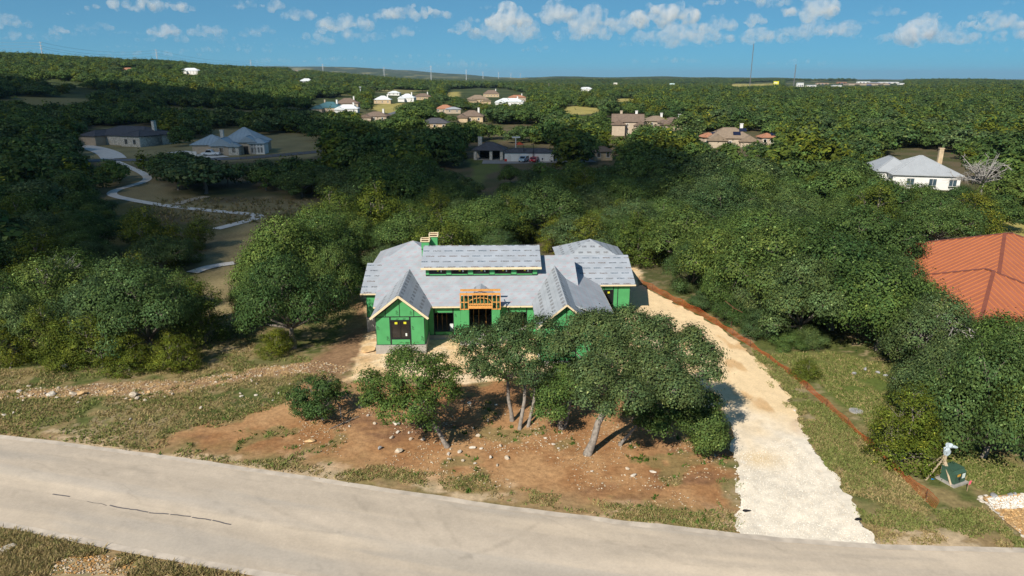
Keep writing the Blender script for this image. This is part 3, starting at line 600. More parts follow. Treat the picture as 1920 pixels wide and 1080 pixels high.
wallbox(2.3, 2.42, 55.75, 62.3, .44, 3.6); panel_set(house, hp(2.3, 62.3, 0), (0, -1, 0), [((.02 + k * 1.22, .47), (1.2 + k * 1.22, 3.5)) for k in range(5)])
roof(house, [hp(1.9, 62.4, 3.64), hp(1.9, ry0, 3.64), hp(RX, ry0, rz), hp(RX, 68.15, rz)], M_ROOFC)
roof(house, [hp(7.0, ry0, 3.64), hp(7.0, 62.4, 3.64), hp(7.0, 64, 3.64), hp(RX, 68.15, rz), hp(RX, ry0, rz)], M_ROOFC)
board(house, hp(1.88, ry0 - .02, 3.55), hp(RX, ry0 - .02, rz - .09)); board(house, hp(RX, ry0 - .02, rz - .09), hp(7.02, ry0 - .02, 3.55))
roof(house, [hp(9.2, 57.3, 3.5), hp(9.2, 68.4, 3.5), hp(5.4, 72.5, 3.5 + .39 * 3.8), hp(5.4, 57.3, 3.5 + .39 * 3.8)], M_ROOFB)
board(house, hp(9.22, 57.3, 3.4), hp(9.22, 68.35, 3.4)); wallbox(6.71, 8.8, 57.7, 57.8, .44, 3.4); wallbox(8.7, 8.8, 57.81, 68.7, .44, 3.35)
panel_set(house, hp(0, 57.7, 0), U, [((6.73, .47), (7.75, 3.38)), ((7.77, .47), (8.78, 3.38))])
# ---- garage wing on the right
GY, GE = 68.3, 3.53; GRY = 73.2; GRZ = GE + .39 * (GRY - GY)
roof(house, [hp(5.6, GY, GE), hp(12.95, GY, GE), hp(12.95, GRY, GRZ), hp(5.6, GRY, GRZ)], M_ROOFA)
roof(house, [hp(12.95, 78, GE), hp(5.6, 78, GE), hp(5.6, GRY, GRZ), hp(12.95, GRY, GRZ)], M_ROOFA)
board(house, hp(9.3, GY - .03, GE - .09), hp(12.98, GY - .03, GE - .09))
wallbox(8.81, 12.5, 68.72, 68.82, .40, 3.5, m=M_TAPE)
panel_set(house, hp(0, 68.72, 0), U, [((8.85, .43), (9.75, 3.48)), ((10.75, .43), (11.2, 3.48)), ((11.22, .43), (12.48, 3.48)), ((9.77, 2.85), (10.73, 3.48))], marks=[(12.3, .9, math.pi / 2, .8)])
window(house, hp(0, 68.70, 0), U, 9.78, 10.72, .5, 2.82, (), [(10.25, 2.55, .22, .2, M_YELLOW), (10.1, 1.5, .12, .26, M_WHITE)])
MB().prism([hp(12.4, 68.83, .4), hp(12.4, 77.6, .4), hp(12.4, 77.6, 3.4), hp(12.4, GRY, GRZ - .18), hp(12.4, 68.83, 3.49)], (.1, 0, 0)).obj('wall', M_SHEATH, house)

# ------------------------------------------------------------------ other houses
def hipblock(root, cx, cy_, w, d, ez, pitch, rmat, gable=(0, 0), wall=None, wz0=-.6, ov=.5, name='roof', axis='x', seam=None, seammat=None, ridge=True, capm=None):
    """hip/gable block, ridge along local x (axis x) or y; returns roof object. gable=(start,end) 1 = gable end"""
    T = (lambda x, y, z: Vector((cx + x, cy_ + y, z))) if axis == 'x' else (lambda x, y, z: Vector((cx - y, cy_ + x, z)))
    if axis == 'y': w, d = d, w
    hw, hd = w / 2 + ov, d / 2 + ov; rz_ = ez + hd * pitch
    xa = -hw if gable[0] else -hw + min(hd, hw * .96); xb = hw if gable[1] else hw - min(hd, hw * .96)
    A, B, Cc, D = T(-hw, -hd, ez), T(hw, -hd, ez), T(hw, hd, ez), T(-hw, hd, ez); R0, R1 = T(xa, 0, rz_), T(xb, 0, rz_)
    mb = MB(); th_ = .16
    planes = [[A, B, R1, R0], [Cc, D, R0, R1], [D, A, R0], [B, Cc, R1]]
    vs = [A, B, Cc, D, R0, R1]; lo = [v - Vector((0, 0, th_)) for v in (A, B, Cc, D)]
    mb.add(vs + lo, [(0, 1, 5, 4), (2, 3, 4, 5), (3, 0, 4), (1, 2, 5), (0, 6, 7, 1), (1, 7, 8, 2), (2, 8, 9, 3), (3, 9, 6, 0), (9, 8, 7, 6)])
    r = mb.obj(name, rmat, root)
    if wall:
        x0, x1, y0, y1 = -w / 2, w / 2, -d / 2, d / 2; m2 = MB()
        pts = [T(x0, y0, 0), T(x1, y0, 0), T(x1, y1, 0), T(x0, y1, 0)]
        for p in pts: p.z = wz0
        m2.prism([pts[3], pts[2], pts[1], pts[0]], (0, 0, ez - th_ - .02 - wz0))
        for k, xx in ((0, x0), (1, x1)):
            if gable[k]: m2.prism([T(xx, y0, ez - th_ - .1), T(xx, y1, ez - th_ - .1), T(xx, 0, ez + (d / 2) * pitch - .1)], (T(-.2 if xx > 0 else .2, 0, 0) - T(0, 0, 0)))
        m2.obj('wall', wall, root)
    if ridge:
        for a, b in [(R0, R1)] + ([(A, R0), (D, R0)] if not gable[0] else []) + ([(B, R1), (Cc, R1)] if not gable[1] else []):
            if (b - a).length > .3: MB().beam(a + Vector((0, 0, .03)), b + Vector((0, 0, .03)), .34 if capm else .22, .07).obj('ridge_cap', capm or seammat or rmat, r)
    if seam:
        for pl in planes:
            p0, p1 = pl[0], pl[1]; e = p1 - p0; L = e.length; e.normalize(); nrm = (pl[1] - pl[0]).cross(pl[2] - pl[0]).normalized(); up = nrm.cross(e)
            q = [((v - p0).dot(e), (v - p0).dot(up)) for v in pl]
            if max(t for _, t in q) < .2: continue
            s = seam / 2
            while s < L:
                top = 1e9
                for i in range(1, len(q)):
                    (a, b), (c, d2) = q[i], q[(i + 1) % len(q)]
                    if abs(a - c) > 1e-6 and min(a, c) <= s <= max(a, c): top = min(top, b + (d2 - b) * (s - a) / (c - a))
                if .3 < top < 1e8:
                    MB().beam(p0 + e * s + up * .02 + nrm * .03, p0 + e * s + up * (top - .02) + nrm * .03, .05, .07, nrm).obj('roof_seam', seammat, r)
                s += seam
    return r
def stack(root, x, y, z0, z1, w, m, capm=None):
    c = MB().box(x - w / 2, x + w / 2, y - w / 2, y + w / 2, z0, z1).obj('chimney', m, root)
    MB().box(x - w / 2 - .1, x + w / 2 + .1, y - w / 2 - .1, y + w / 2 + .1, z1, z1 + .18).obj('chimney_cap', capm or m, c)
M_TILE = mat('roof_rust_metal', (.35, .115, .06), .45, .08, .6, spec=.4); M_CAP = mat('ridge_cap_rust', (.20, .065, .04), .5, .1, 1); M_SEAM = mat('seam_sunlit_orange', (.52, .20, .07), .4, .08, 2)  # seam ribs brighter than the roof: sun highlight painted into their orange
M_CREAM = mat('stucco_cream', (.44, .36, .27), .9, .1, 1); M_WSTONE = mat('stone_pale_wall', (.52, .49, .43), .9, .35, 2.2, .5, detail=3)
M_WHITEW = mat('wall_white', (.70, .69, .66), .9, .06, 1); M_GMETAL = mat('roof_grey_metal', (.34, .36, .38), .5, .06, .5, spec=.3, metal=.0)
M_BMETAL = mat('roof_blue_grey_metal', (.30, .37, .42), .45, .07, .5); M_DSH = mat('shingle_dark', (.075, .075, .085), .9, .2, 1.2, .2)
M_BSH = mat('shingle_brown', (.17, .125, .095), .9, .18, 1.2, .2); M_TSH = mat('shingle_tan', (.235, .18, .13), .9, .15, 1.2, .2); M_WR = mat('roof_white_metal', (.66, .69, .70), .5, .05, .5)
M_TEAL = mat('roof_teal_metal', (.06, .14, .16), .5, .1, .5); M_CLAY = mat('roof_clay_tile', (.36, .17, .10), .9, .2, 1.5, .3); M_TANW = mat('wall_tan_stone', (.50, .38, .24), .9, .2, 1.5)
M_DOORW = mat('garage_door_white', (.62, .60, .56), .7, .05, 1); M_BLUEG = mat('window_blue', (.05, .08, .10), .15, .2, 1)
# neighbour with the rust-red standing-seam roof
n1 = empty('neighbour_house', (51.5, 73, 0), math.radians(8), 'neighbouring house with rust-red standing-seam metal roof behind oaks', 'house')
hipblock(n1, 4.5, 2.5, 21, 22, 2.9, .38, M_TILE, wall=M_CREAM, seam=.62, seammat=M_SEAM, capm=M_CAP)
hipblock(n1, -4.5, -5.5, 12, 13, 2.8, .42, M_TILE, wall=M_CREAM, seam=.62, seammat=M_SEAM, axis='y', capm=M_CAP)
hipblock(n1, 3.5, -9.0, 9, 10, 2.7, .46, M_TILE, wall=M_CREAM, seam=.62, seammat=M_SEAM, axis='y', capm=M_CAP)
hipblock(n1, -6.5, 12.5, 9, 10, 2.8, .34, M_TILE, wall=M_CREAM, seam=.62, seammat=M_SEAM, capm=M_CAP)
# grey metal roof on the right
g = gpt(1722, 352)
n2 = empty('neighbour_house', g, math.radians(-14), 'white house with pale grey hipped metal roof beyond the right-hand oaks', 'house')
hipblock(n2, .6, 4, 13.6, 13, 3.2, .52, M_GMETAL, wall=M_WHITEW, seam=.9, seammat=mat('seam_grey', (.42, .44, .46), .5))
hipblock(n2, -4.5, 8, 8, 12, 3.3, .62, M_GMETAL, wall=M_WHITEW, axis='y')
stack(n2, 5.2, 6, 4, 8.3, .9, M_TANW)
for x in (-3.5, 1, 5): window(n2, (0, -3.0, 0), U, x, x + 1.6, .9, 2.5, (x + .8,), frame=M_WHITEW, glass=M_BLUEG)
# shaded house with dark roof and stone walls, far left
g = gpt(232, 272)
n3 = empty('stone_house', g, math.radians(-20), 'shaded stone house with dark hipped roof and side garage doors', 'house')
hipblock(n3, -1, 6, 27, 15, 3.6, .36, M_DSH, wall=M_WSTONE); hipblock(n3, -10.5, 1.5, 8, 15, 3.5, .40, M_DSH, wall=M_CREAM, axis='y'); hipblock(n3, 8, 1, 9, 10, 3.8, .36, M_DSH, wall=M_WSTONE, axis='y')
stack(n3, 8.5, 7, 4, 8.4, 1.2, M_WSTONE, M_BLUEG)
for y in (-.5, 2.7, 6): MB().box(-14.56, -14.48, y - 1.25, y + 1.25, -.2, 2.6).obj('garage_door', M_DOORW, n3)
for x in (5.2, 9.2): window(n3, (0, -4.02, 0), U, x, x + 1.5, .8, 2.7, (), frame=M_WHITEW, glass=M_BLUEG)
# shaded house with blue-grey metal roof
g = gpt(428, 290)
n4 = empty('ranch_house', g, math.radians(4), 'shaded cream house with blue-grey metal roof, front gables and tall bay windows', 'house')
sm = mat('seam_blue_grey', (.36, .43, .48), .5)
hipblock(n4, 3.2, 9, 13, 14, 3.4, .62, M_BMETAL, wall=M_CREAM, seam=1.2, seammat=sm); hipblock(n4, -7.2, 8, 10, 10, 3.0, .5, M_BMETAL, wall=M_CREAM, seam=1.2, seammat=sm)
hipblock(n4, -1.0, 2.2, 7, 9, 3.1, .58, M_BMETAL, gable=(1, 0), wall=M_CREAM, axis='y'); hipblock(n4, 2.6, -.4, 3.2, 4, 2.9, .55, M_BMETAL, gable=(1, 0), wall=M_WSTONE, axis='y')
hipblock(n4, 6.2, 3.5, 5, 6, 4.0, .6, M_BMETAL, gable=(1, 0), wall=M_CREAM, axis='y'); hipblock(n4, 9.2, 3.0, 4.6, 5, 3.6, .5, M_BMETAL, wall=M_WHITEW)
stack(n4, -4.5, 10, 4, 7, 1, M_WSTONE)
MB().box(-4.54, -4.48, -.9, 4.2, -.1, 2.5).obj('garage_door', M_DOORW, n4)
window(n4, (0, -2.32, 0), U, -1.9, -.5, .8, 2.5, (), frame=M_WHITEW, glass=M_BLUEG); window(n4, (0, -2.42, 0), U, 2.0, 3.3, .8, 2.5, (), frame=M_WHITEW, glass=M_BLUEG)
for k in range(4):
    window(n4, (0, .48, 0), U, 7.25 + k * 1.0, 8.0 + k * 1.0, .5, 2.3, (), frame=M_WHITEW, glass=M_BLUEG, fw=.06); window(n4, (0, .48, 0), U, 7.25 + k * 1.0, 8.0 + k * 1.0, 2.6, 3.2, (), frame=M_WHITEW, glass=M_BLUEG, fw=.06)
MB().box(5.0, 6.4, .44, .49, -.1, 2.6).obj('door', M_DARK, n4); MB().box(-12.3, -9.2, -2.2, -2.0, -.3, 1.3).obj('garden_wall', M_WHITEW, n4)
# pavilion
g = gpt(917, 299)
pv = empty('pavilion', g, math.radians(-6), 'open-sided pavilion with brown hipped roof, stone columns and chimney', 'pavilion')
hipblock(pv, 0, 2, 9.2, 7.5, 3.0, .5, M_DSH)
for x, y in ((-4, -1.4), (.8, -1.4), (4, -1.4), (-4, 5.2), (4, 5.2)): MB().box(x - .42, x + .42, y - .42, y + .42, -.3, 2.83).obj('column', M_WSTONE, pv)
MB().box(-4.6, 4.6, -1.75, 5.7, -.35, .08).obj('floor', M_CONC, pv); MB().box(-4.4, 4.4, 5.3, 5.5, .09, 2.82).obj('back_wall', M_DARK, pv); stack(pv, -3.2, 3.4, 3, 6.3, 1.1, M_WSTONE)
MB().box(-1.4, 2.2, 3.2, 4.2, .09, 1.0).obj('counter', M_DARK, pv)
# white block building
g = gpt(992, 303.5)
wb = empty('service_building', g, math.radians(-1), 'long low white block building with dark roof beside the pavilion', 'building')
hipblock(wb, 0, 3, 14.5, 5, 2.75, .34, M_DSH, wall=M_WHITEW, ov=.35); MB().box(-6.4, -5.5, .42, .5, -.2, 2.1).obj('door', M_DOORW, wb)
MB().box(-7.3, -6.6, .38, .48, .1, .8).obj('utility_box', mat('red_box', (.5, .04, .03), .5), wb)
for x in (-3, 1, 4.4): MB().box(x, x + .05, .44, .52, -.2, 2.5).obj('wall_joint', M_CONC, wb)
# mid-distance houses: (px, py of base, width m, depth m, yaw, eave z, pitch, roof, wall, extra wings, chimney, label)
SPEC = [
 (1131, 301, 5.6, 4.5, 4, 2.7, .5, M_BSH, M_TANW, 0, 0, 'small hut with dark hipped roof by the parking lot'),
 (1176, 254, 13, 9, -8, 5.8, .6, M_BSH, M_CREAM, 3, 2, 'two-storey cream house with brown gabled roofs and two chimneys'),
 (1266, 244, 12, 9, 6, 3.2, .5, M_BSH, M_CREAM, 1, 1, 'brown-roofed house with a white chimney deep in the oaks'),
 (1368, 277, 15, 11, -10, 3.4, .55, M_TSH, M_CREAM, 2, 1, 'tan-roofed house carrying dark solar panels'),
 (1331, 276, 4.6, 4.6, 10, 3.6, .5, M_CLAY, M_CREAM, 0, 0, 'small clay-tiled tower left of the solar-panel house'),
 (1440, 273, 5, 5, 0, 3.0, .45, M_CLAY, M_CREAM, 0, 0, 'small clay-tiled roof right of the solar-panel house'),
 (1232, 239, 11, 8, 4, 3.2, .5, M_TSH, M_CREAM, 0, 1, 'pale brown roof peeping out behind the two-storey house'),
 (612, 211, 18, 13, -12, 3.4, .52, M_TEAL, M_CREAM, 1, 2, 'house with dark teal metal roof at the edge of the cloud shade'),
 (650, 212, 15, 9, 3, 3.0, .5, M_WR, M_WHITEW, 1, 1, 'house with white metal roof below the teal roof'),
 (650, 202, 18, 13, 5, 3.4, .55, M_BSH, M_CREAM, 0, 1, 'house with tall brown hipped roof behind the white roof'),
 (702, 228, 14, 10, -6, 3.0, .42, M_BSH, M_CREAM, 1, 1, 'low brown-roofed house half hidden below the white-roofed one'),
 (717, 194.5, 15, 12, 4, 3.6, .5, M_WR, M_TANW, 0, 1, 'pale-roofed house with tan walls above the yellow field'),
 (762, 191, 15, 12, -3, 4.0, .55, M_WR, M_WHITEW, 1, 1, 'white house with white roof right of the yellow field'),
 (792, 187.5, 18, 12, 2, 3.4, .5, M_BSH, M_TANW, 0, 1, 'brown-roofed house right of the white house'),
 (738, 179, 14, 10, 0, 3.0, .4, M_WR, M_WHITEW, 0, 0, 'small white house far behind the yellow field'),
 (897, 199, 17, 12, 8, 6.0, .5, M_TSH, M_TANW, 2, 0, 'large two-storey tan house with tan hipped roof'),
 (921, 182, 20, 12, 0, 4.0, .7, M_BSH, M_TANW, 0, 1, 'dark brown steep-roofed house behind the tan two-storey house'),
 (955, 199, 24, 12, -4, 3.8, .42, M_WR, M_WHITEW, 1, 1, 'long white house with white metal roofs'),
 (970, 190, 18, 11, 3, 4.0, .4, M_CLAY, M_CREAM, 1, 1, 'clay-roofed villa above the long white house'),
 (882, 229, 14, 11, -5, 3.2, .5, M_BSH, M_TANW, 1, 1, 'brown hipped house between the oaks above the pavilion'),
 (815, 243, 13, 9, 0, 3.0, .45, M_DSH, M_TANW, 0, 0, 'dark-roofed house nearly swallowed by trees above the pavilion'),
 (832, 212, 12, 9, -10, 3.0, .5, M_CLAY, M_CREAM, 0, 0, 'orange clay-roofed house among the trees'),
 (850, 213, 10, 8, 6, 3.0, .3, M_GMETAL, M_CREAM, 0, 0, 'grey flat-looking roof beside the orange clay roof'),
 (355, 139, 26, 14, 0, 5, .5, M_WR, M_WHITEW, 1, 0, 'bright white house high on the left hill'),
 (236, 137.5, 22, 14, 0, 4, .4, M_CLAY, M_WHITEW, 0, 0, 'pale house on the left hill under the power line'),
 (576, 160, 20, 14, 20, 6, .5, M_WR, M_WHITEW, 0, 0, 'lone white house on the sunlit far slope'),
 (556, 134, 30, 18, 0, 6, .5, M_CLAY, M_WHITEW, 0, 0, 'tiny red-roofed house on the far ridge'),
 (1099, 171, 24, 14, 0, 4, .4, M_WR, M_WHITEW, 0, 0, 'tiny white house in front of the far billboards'),
]
HOUSES = []
for (px, py, w, d, yaw, ez, pt, rm, wm, wings, chim, lab) in SPEC:
    g = gpt(px, py); h = empty('distant_house', g, math.radians(yaw), lab, 'house', 'houses scattered through the woods')
    hipblock(h, 0, d / 2, w, d, ez, pt, rm, wall=wm, wz0=-1.5, gable=(1, 1) if wings == 3 else (0, 0))
    if wings: hipblock(h, -w * .3, 1.0, w * .42, d * .7, ez * .8, pt, rm, wall=wm, wz0=-1.5, gable=(1, 0), axis='y')
    if wings > 1: hipblock(h, w * .42, 2.0, w * .4, d * .8, ez * .75, pt, rm, wall=wm, wz0=-1.5, gable=(1, 0), axis='y')
    for k in range(chim): stack(h, w * (.28 - .5 * k), d * .55, ez, ez + d / 2 * pt + 1.5, 1.0, M_CREAM if k else M_WHITEW)
    nwin = max(2, int(w / 4))
    for k in range(nwin):
        x = -w / 2 + (k + .5) * w / nwin
        for z in ([.9] if ez < 5 else [.9, 3.6]): window(h, (0, -.02, 0), U, x - .6, x + .6, z, z + 1.5, (), frame=M_WHITEW, glass=M_BLUEG, fw=.12)
    if 'solar' in lab:
        for (x, s) in ((3.2, .35), (1.0, .12)):
            y0 = d * s * .8; f = lambda xx, yy: Vector((xx, yy, ez + (yy + .5) * pt + .12))
            pnl = MB().prism([f(x, y0), f(x + 2.6, y0), f(x + 2.6, y0 + 1.8), f(x, y0 + 1.8)], (0, 0, .06)).obj('solar_panel', mat('solar_cells', (.012, .016, .04), .2, .1), h)
    HOUSES.append((px, py, w, d, g, ez + d / 2 * pt))

# ------------------------------------------------------------------ trees
def unit(a): return a / (np.linalg.norm(a, axis=-1, keepdims=True) + 1e-9)
def leaf_quads(c, n, s, rg, asp=.62):
    N = len(c); r = rg.normal(size=(N, 3)); t = unit(np.cross(n, r)); b = np.cross(n, t); s = s[:, None]
    V = np.stack([c - t * s, c + b * s * asp + n * s * .18, c + t * s, c - b * s * asp + n * s * .12], 1)
    return V.reshape(-1, 3)
def crown(name, lobes, n_leaf, leaf, clump, mat_, seed, bias=-.35, upn=.35, per=26, spike=0.):
    """lobes: (cx,cy,cz,rx,ry,rz). leaves gather in clumps over the lobes, with gaps between"""
    rg = np.random.default_rng(seed); Lb = np.array(lobes, float); w = (Lb[:, 3] * Lb[:, 5]) ** 1.0 * 1.0; w = w / w.sum()
    nc = max(8, n_leaf // per); li = rg.choice(len(Lb), nc * 3, p=w); d = unit(rg.normal(size=(nc * 3, 3))); ok = d[:, 2] > bias + rg.normal(size=nc * 3) * .12
    li, d = li[ok], d[ok]; f = rg.uniform(.62, 1.04, len(d)) ** .6; cc = Lb[li, :3] + d * Lb[li, 3:] * f[:, None]
    keep = np.ones(len(cc), bool)
    for L in Lb:
        q = (((cc - L[:3]) / L[3:]) ** 2).sum(1); keep &= ~(q < .38)
    cc, d, li = cc[keep][:nc], d[keep][:nc], li[keep][:nc]; nc = len(cc)
    k = rg.poisson(per * rg.uniform(.45, 1.6, nc)); idx = np.repeat(np.arange(nc), k); N = len(idx)
    cr = clump * rg.uniform(.6, 1.35, nc)
    off = rg.normal(size=(N, 3)) * (cr[idx, None] * np.array([.55, .55, .40])); pos = cc[idx] + off
    pos[:, 2] += np.where(rg.random(N) < spike, np.abs(rg.normal(size=N)) * leaf * 3, 0)
    nr = unit(d[idx] * 1.0 + off / (cr[idx, None]) * .6 + rg.normal(size=(N, 3)) * .34 + np.array([0, 0, upn]))
    ct = rg.uniform(.62, 1.38, nc)[idx] * rg.uniform(.8, 1.2, N); yl = rg.uniform(-.12, .16, nc)[idx]
    tint = np.stack([ct * (1 + yl), ct, ct * (1 - yl)], 1)
    pale = rg.random(N) < .035; tint[pale] *= np.array([2.6, 2.2, 2.6])
    sz = leaf * rg.uniform(.6, 1.35, N)
    return quads_mesh(name, leaf_quads(pos, nr, sz, rg), mat_, tint)
def wood(name, base, lobes, r0, mat_, seed, fork=.45, twigs=0, lean=None, n=7):
    """trunk that forks into a limb for each lobe, with twigs showing through the leaves"""
    rd = random.Random(seed); mb = MB(); b = Vector(base); Ls = [Vector(l[:3]) for l in lobes]; ctr = sum(Ls, Vector()) / len(Ls)
    fk = b.lerp(ctr, fork) + Vector((rd.uniform(-.2, .2), rd.uniform(-.2, .2), 0)); fk.z = b.z + (min(l.z for l in Ls) - b.z) * .8
    if lean: fk += Vector(lean)
    mid = b.lerp(fk, .5) + Vector((rd.uniform(-.12, .12), rd.uniform(-.12, .12), 0)) * r0 * 4
    wg = lambda: Vector((rd.uniform(-1, 1), rd.uniform(-1, 1), 0)) * r0 * .55
    mb.tube([b - Vector((0, 0, .3)), b + Vector((0, 0, .1)), b.lerp(mid, .4) + wg(), mid + wg(), mid.lerp(fk, .5) + wg(), fk], [r0 * 1.7, r0 * 1.2, r0 * .95, r0 * .88, r0 * .8, r0 * .72], n)
    for l, L in zip(lobes, Ls):
        kk = fk.lerp(L, .5) + Vector((rd.uniform(-.4, .4), rd.uniform(-.4, .4), rd.uniform(-.3, .2)))
        mb.tube([fk - (fk - mid) * .05, kk, L], [r0 * .5, r0 * .33, r0 * .14], 5)
        for _ in range(twigs):
            d = Vector((rd.gauss(0, 1), rd.gauss(0, 1), rd.gauss(.2, .8))).normalized(); e = L + Vector((d.x * l[3], d.y * l[4], d.z * l[5])) * rd.uniform(.8, 1.0)
            m2 = L.lerp(e, .55) + Vector((rd.uniform(-.25, .25),) * 3); mb.tube([kk.lerp(L, .7), m2, e], [r0 * .14, r0 * .09, r0 * .03], 4, False)
    return mb.mesh(name, mat_, True)
# prototypes, built at radius 5 m
def oak_lobes(seed, flat=1.0):
    rd = random.Random(seed); out = [(rd.uniform(-.6, .6), rd.uniform(-.6, .6), 5.3 * flat, 2.5, 2.5, 1.7)]
    k = rd.randint(5, 7); a0 = rd.random() * 6
    for i in range(k):
        a = a0 + 2 * math.pi * i / k + rd.uniform(-.25, .25); r = rd.uniform(2.2, 3.3); s = rd.uniform(1.5, 2.2)
        out.append((r * math.cos(a), r * math.sin(a), rd.uniform(3.3, 4.6) * flat, s, s, s * .72))
    for i in range(3):
        a = rd.random() * 6.28; r = rd.uniform(2.8, 3.8); s = rd.uniform(1.0, 1.5); out.append((r * math.cos(a), r * math.sin(a), rd.uniform(2.0, 3.0), s, s, s * .8))
    return out
def jun_lobes(seed):
    rd = random.Random(seed); out = []
    for z, r, s in ((1.2, 1.3, 1.5), (2.6, 1.1, 1.5), (4.0, .7, 1.25), (5.2, .2, .8)):
        for i in range(3 if r > .5 else 1):
            a = rd.random() * 6.28; out.append((r * math.cos(a), r * math.sin(a), z + rd.uniform(-.3, .3), s, s, s * 1.05))
    return out
OAK_HI, OAK_MID, OAK_LO, JUN_HI, JUN_MID, JUN_LO = [], [], [], [], [], []
for k in range(6):
    lb = oak_lobes(100 + k, .92 + .16 * (k % 3) / 2); OAK_HI.append((crown('crown', lb, 25000, .086, .60, M_OAK, 200 + k, per=30), wood('trunk', (0, 0, 0), lb, .27, M_BARK, k, twigs=5)))
for k in range(4):
    lb = oak_lobes(140 + k); OAK_MID.append((crown('crown', lb, 9500, .155, .70, M_OAK, 240 + k, per=22), wood('trunk', (0, 0, 0), lb, .27, M_BARK, 40 + k, twigs=2, n=5)))
for k in range(5):
    lb = oak_lobes(180 + k); OAK_LO.append((crown('crown', lb, 1500, .36, .85, M_OAK, 280 + k, per=9), wood('trunk', (0, 0, 0), lb[:5], .27, M_BARK, 80 + k, n=4)))
for k in range(3):
    lb = jun_lobes(300 + k); JUN_HI.append((crown('crown', lb, 12000, .072, .42, M_JUN, 320 + k, bias=-.8, per=26, spike=.25), wood('trunk', (0, 0, 0), lb, .14, M_BARK, k + 7, fork=.3, twigs=3)))
for k in range(2):
    lb = jun_lobes(340 + k); JUN_LO.append((crown('crown', lb, 700, .36, .6, M_JUN, 360 + k, bias=-.8, per=9, spike=.25), wood('trunk', (0, 0, 0), lb[:4], .14, M_BARK, k + 27, fork=.3, n=4)))
COUNT = {}
def plant(proto, name, loc, sxy, sz, rz, label, cat='tree', group=None, sink=.1):
    t = empty(name, (loc[0], loc[1], loc[2] - sink), rz, label, cat, group); t.scale = (sxy, sxy, sz)
    link('trunk', proto[1], t); return t, link('crown', proto[0], t)

# ---- the trees standing on the lot, shaped one by one: base pixel, lobes (px, py, radius px)
def lot_tree(name, label, base, lobes, r0, n_leaf, leaf, clump, seed, m=M_OAK, bark=M_BARKP, extra=(), depth=1.0, fork=.45, bias=-.35, twigs=6):
    b = gpt(*base); rd = random.Random(seed); cyy = sum(l[1] for l in lobes) / len(lobes); W = []
    for l in lobes:
        dY = -(l[1] - cyy) * .035 * depth + rd.uniform(-.7, .7) * depth + (l[3] if len(l) > 3 else 0); p = at(l[0], l[1], b.y + dY); zc = proj(*p)[2]; r = l[2] * zc / F
        p.z = max(p.z, r * .55); q = p - b; W.append((q.x, q.y, q.z, r, r * 1.05, r * .8))
    t = empty(name, b, 0, label, 'tree' if 'bush' not in name else 'bush')
    tr = link('trunk', wood('trunk', (0, 0, 0), W, r0, bark, seed, fork, twigs, n=9), t)
    for e in extra:
        q = gpt(*e[0]) - b; mb = MB(); tp = at(e[1][0], e[1][1], b.y + e[2]) - b; mm = q.lerp(tp, .5) + Vector((.15, .1, 0)); mb.tube([q - Vector((0, 0, .3)), q, mm, tp], [e[3] * 1.3, e[3], e[3] * .85, e[3] * .6], 8); mb.obj('trunk', bark, t, smooth=True)
    link('crown', crown('crown', W, n_leaf, leaf, clump, m, seed, bias), t); return t
lot_tree('oak_tree', 'lone young oak with bare lower trunk in front of the left gable', (838, 838), [(775, 700, 52), (722, 735, 44), (822, 735, 40), (780, 765, 40), (742, 772, 34), (693, 712, 24), (846, 702, 24), (760, 676, 34), (818, 682, 26), (700, 745, 22), (800, 790, 18)], .17, 22000, .070, .36, 1)
lot_tree('juniper_bush', 'dense dark green bush left of the lone young oak', (606, 786), [(585, 735, 36, 0), (560, 745, 24), (612, 722, 26), (600, 765, 28), (570, 768, 20), (632, 738, 18)], .10, 9000, .07, .28, 2, m=M_OAK, bias=-.9, extra=[((640, 782), (625, 745), .3, .06)])
lot_tree('oak_tree', 'slender multi-trunk oak in front of the entry porch', (960, 789), [(900, 640, 36), (868, 632, 24), (952, 632, 40), (930, 685, 40), (985, 660, 48), (1018, 618, 34), (900, 690, 24), (998, 702, 34), (1040, 652, 30), (960, 600, 22), (880, 665, 22)], .15, 29000, .070, .38, 3, extra=[((974, 805), (985, 700), .8, .15), ((990, 800), (1005, 705), 1.5, .13)])
lot_tree('oak_tree', 'short forked oak between the slender and the big oak', (1053, 804), [(1035, 735, 34), (1075, 720, 32), (1022, 768, 22), (1060, 690, 32), (1045, 775, 18)], .19, 13000, .070, .36, 4, extra=[((1058, 803), (1070, 735), .6, .13)])
lot_tree('oak_tree', 'largest oak on the lot, hiding the right front gable', (1102, 852), [(1120, 622, 50), (1180, 612, 46), (1220, 642, 50), (1150, 680, 55), (1230, 700, 52), (1290, 660, 46), (1112, 700, 40), (1180, 742, 40), (1270, 728, 46), (1322, 668, 30), (1062, 640, 30), (1100, 745, 24), (1240, 612, 26), (1330, 700, 22), (1135, 765, 20), (1085, 605, 22), (1300, 625, 18)], .25, 64000, .072, .40, 5, depth=1.4)
lot_tree('oak_tree', 'crooked small oak right of the big trunk', (1163, 835), [(1215, 788, 26), (1228, 758, 34), (1258, 780, 26), (1190, 772, 22), (1240, 805, 16)], .12, 11000, .070, .33, 6)
lot_tree('oak_bush', 'leafy oak bush reaching the ground beside the driveway', (1322, 846), [(1320, 758, 34), (1326, 798, 36), (1296, 788, 26), (1342, 822, 22), (1318, 828, 24), (1285, 745, 20)], .10, 15000, .068, .34, 7, bias=-.9)

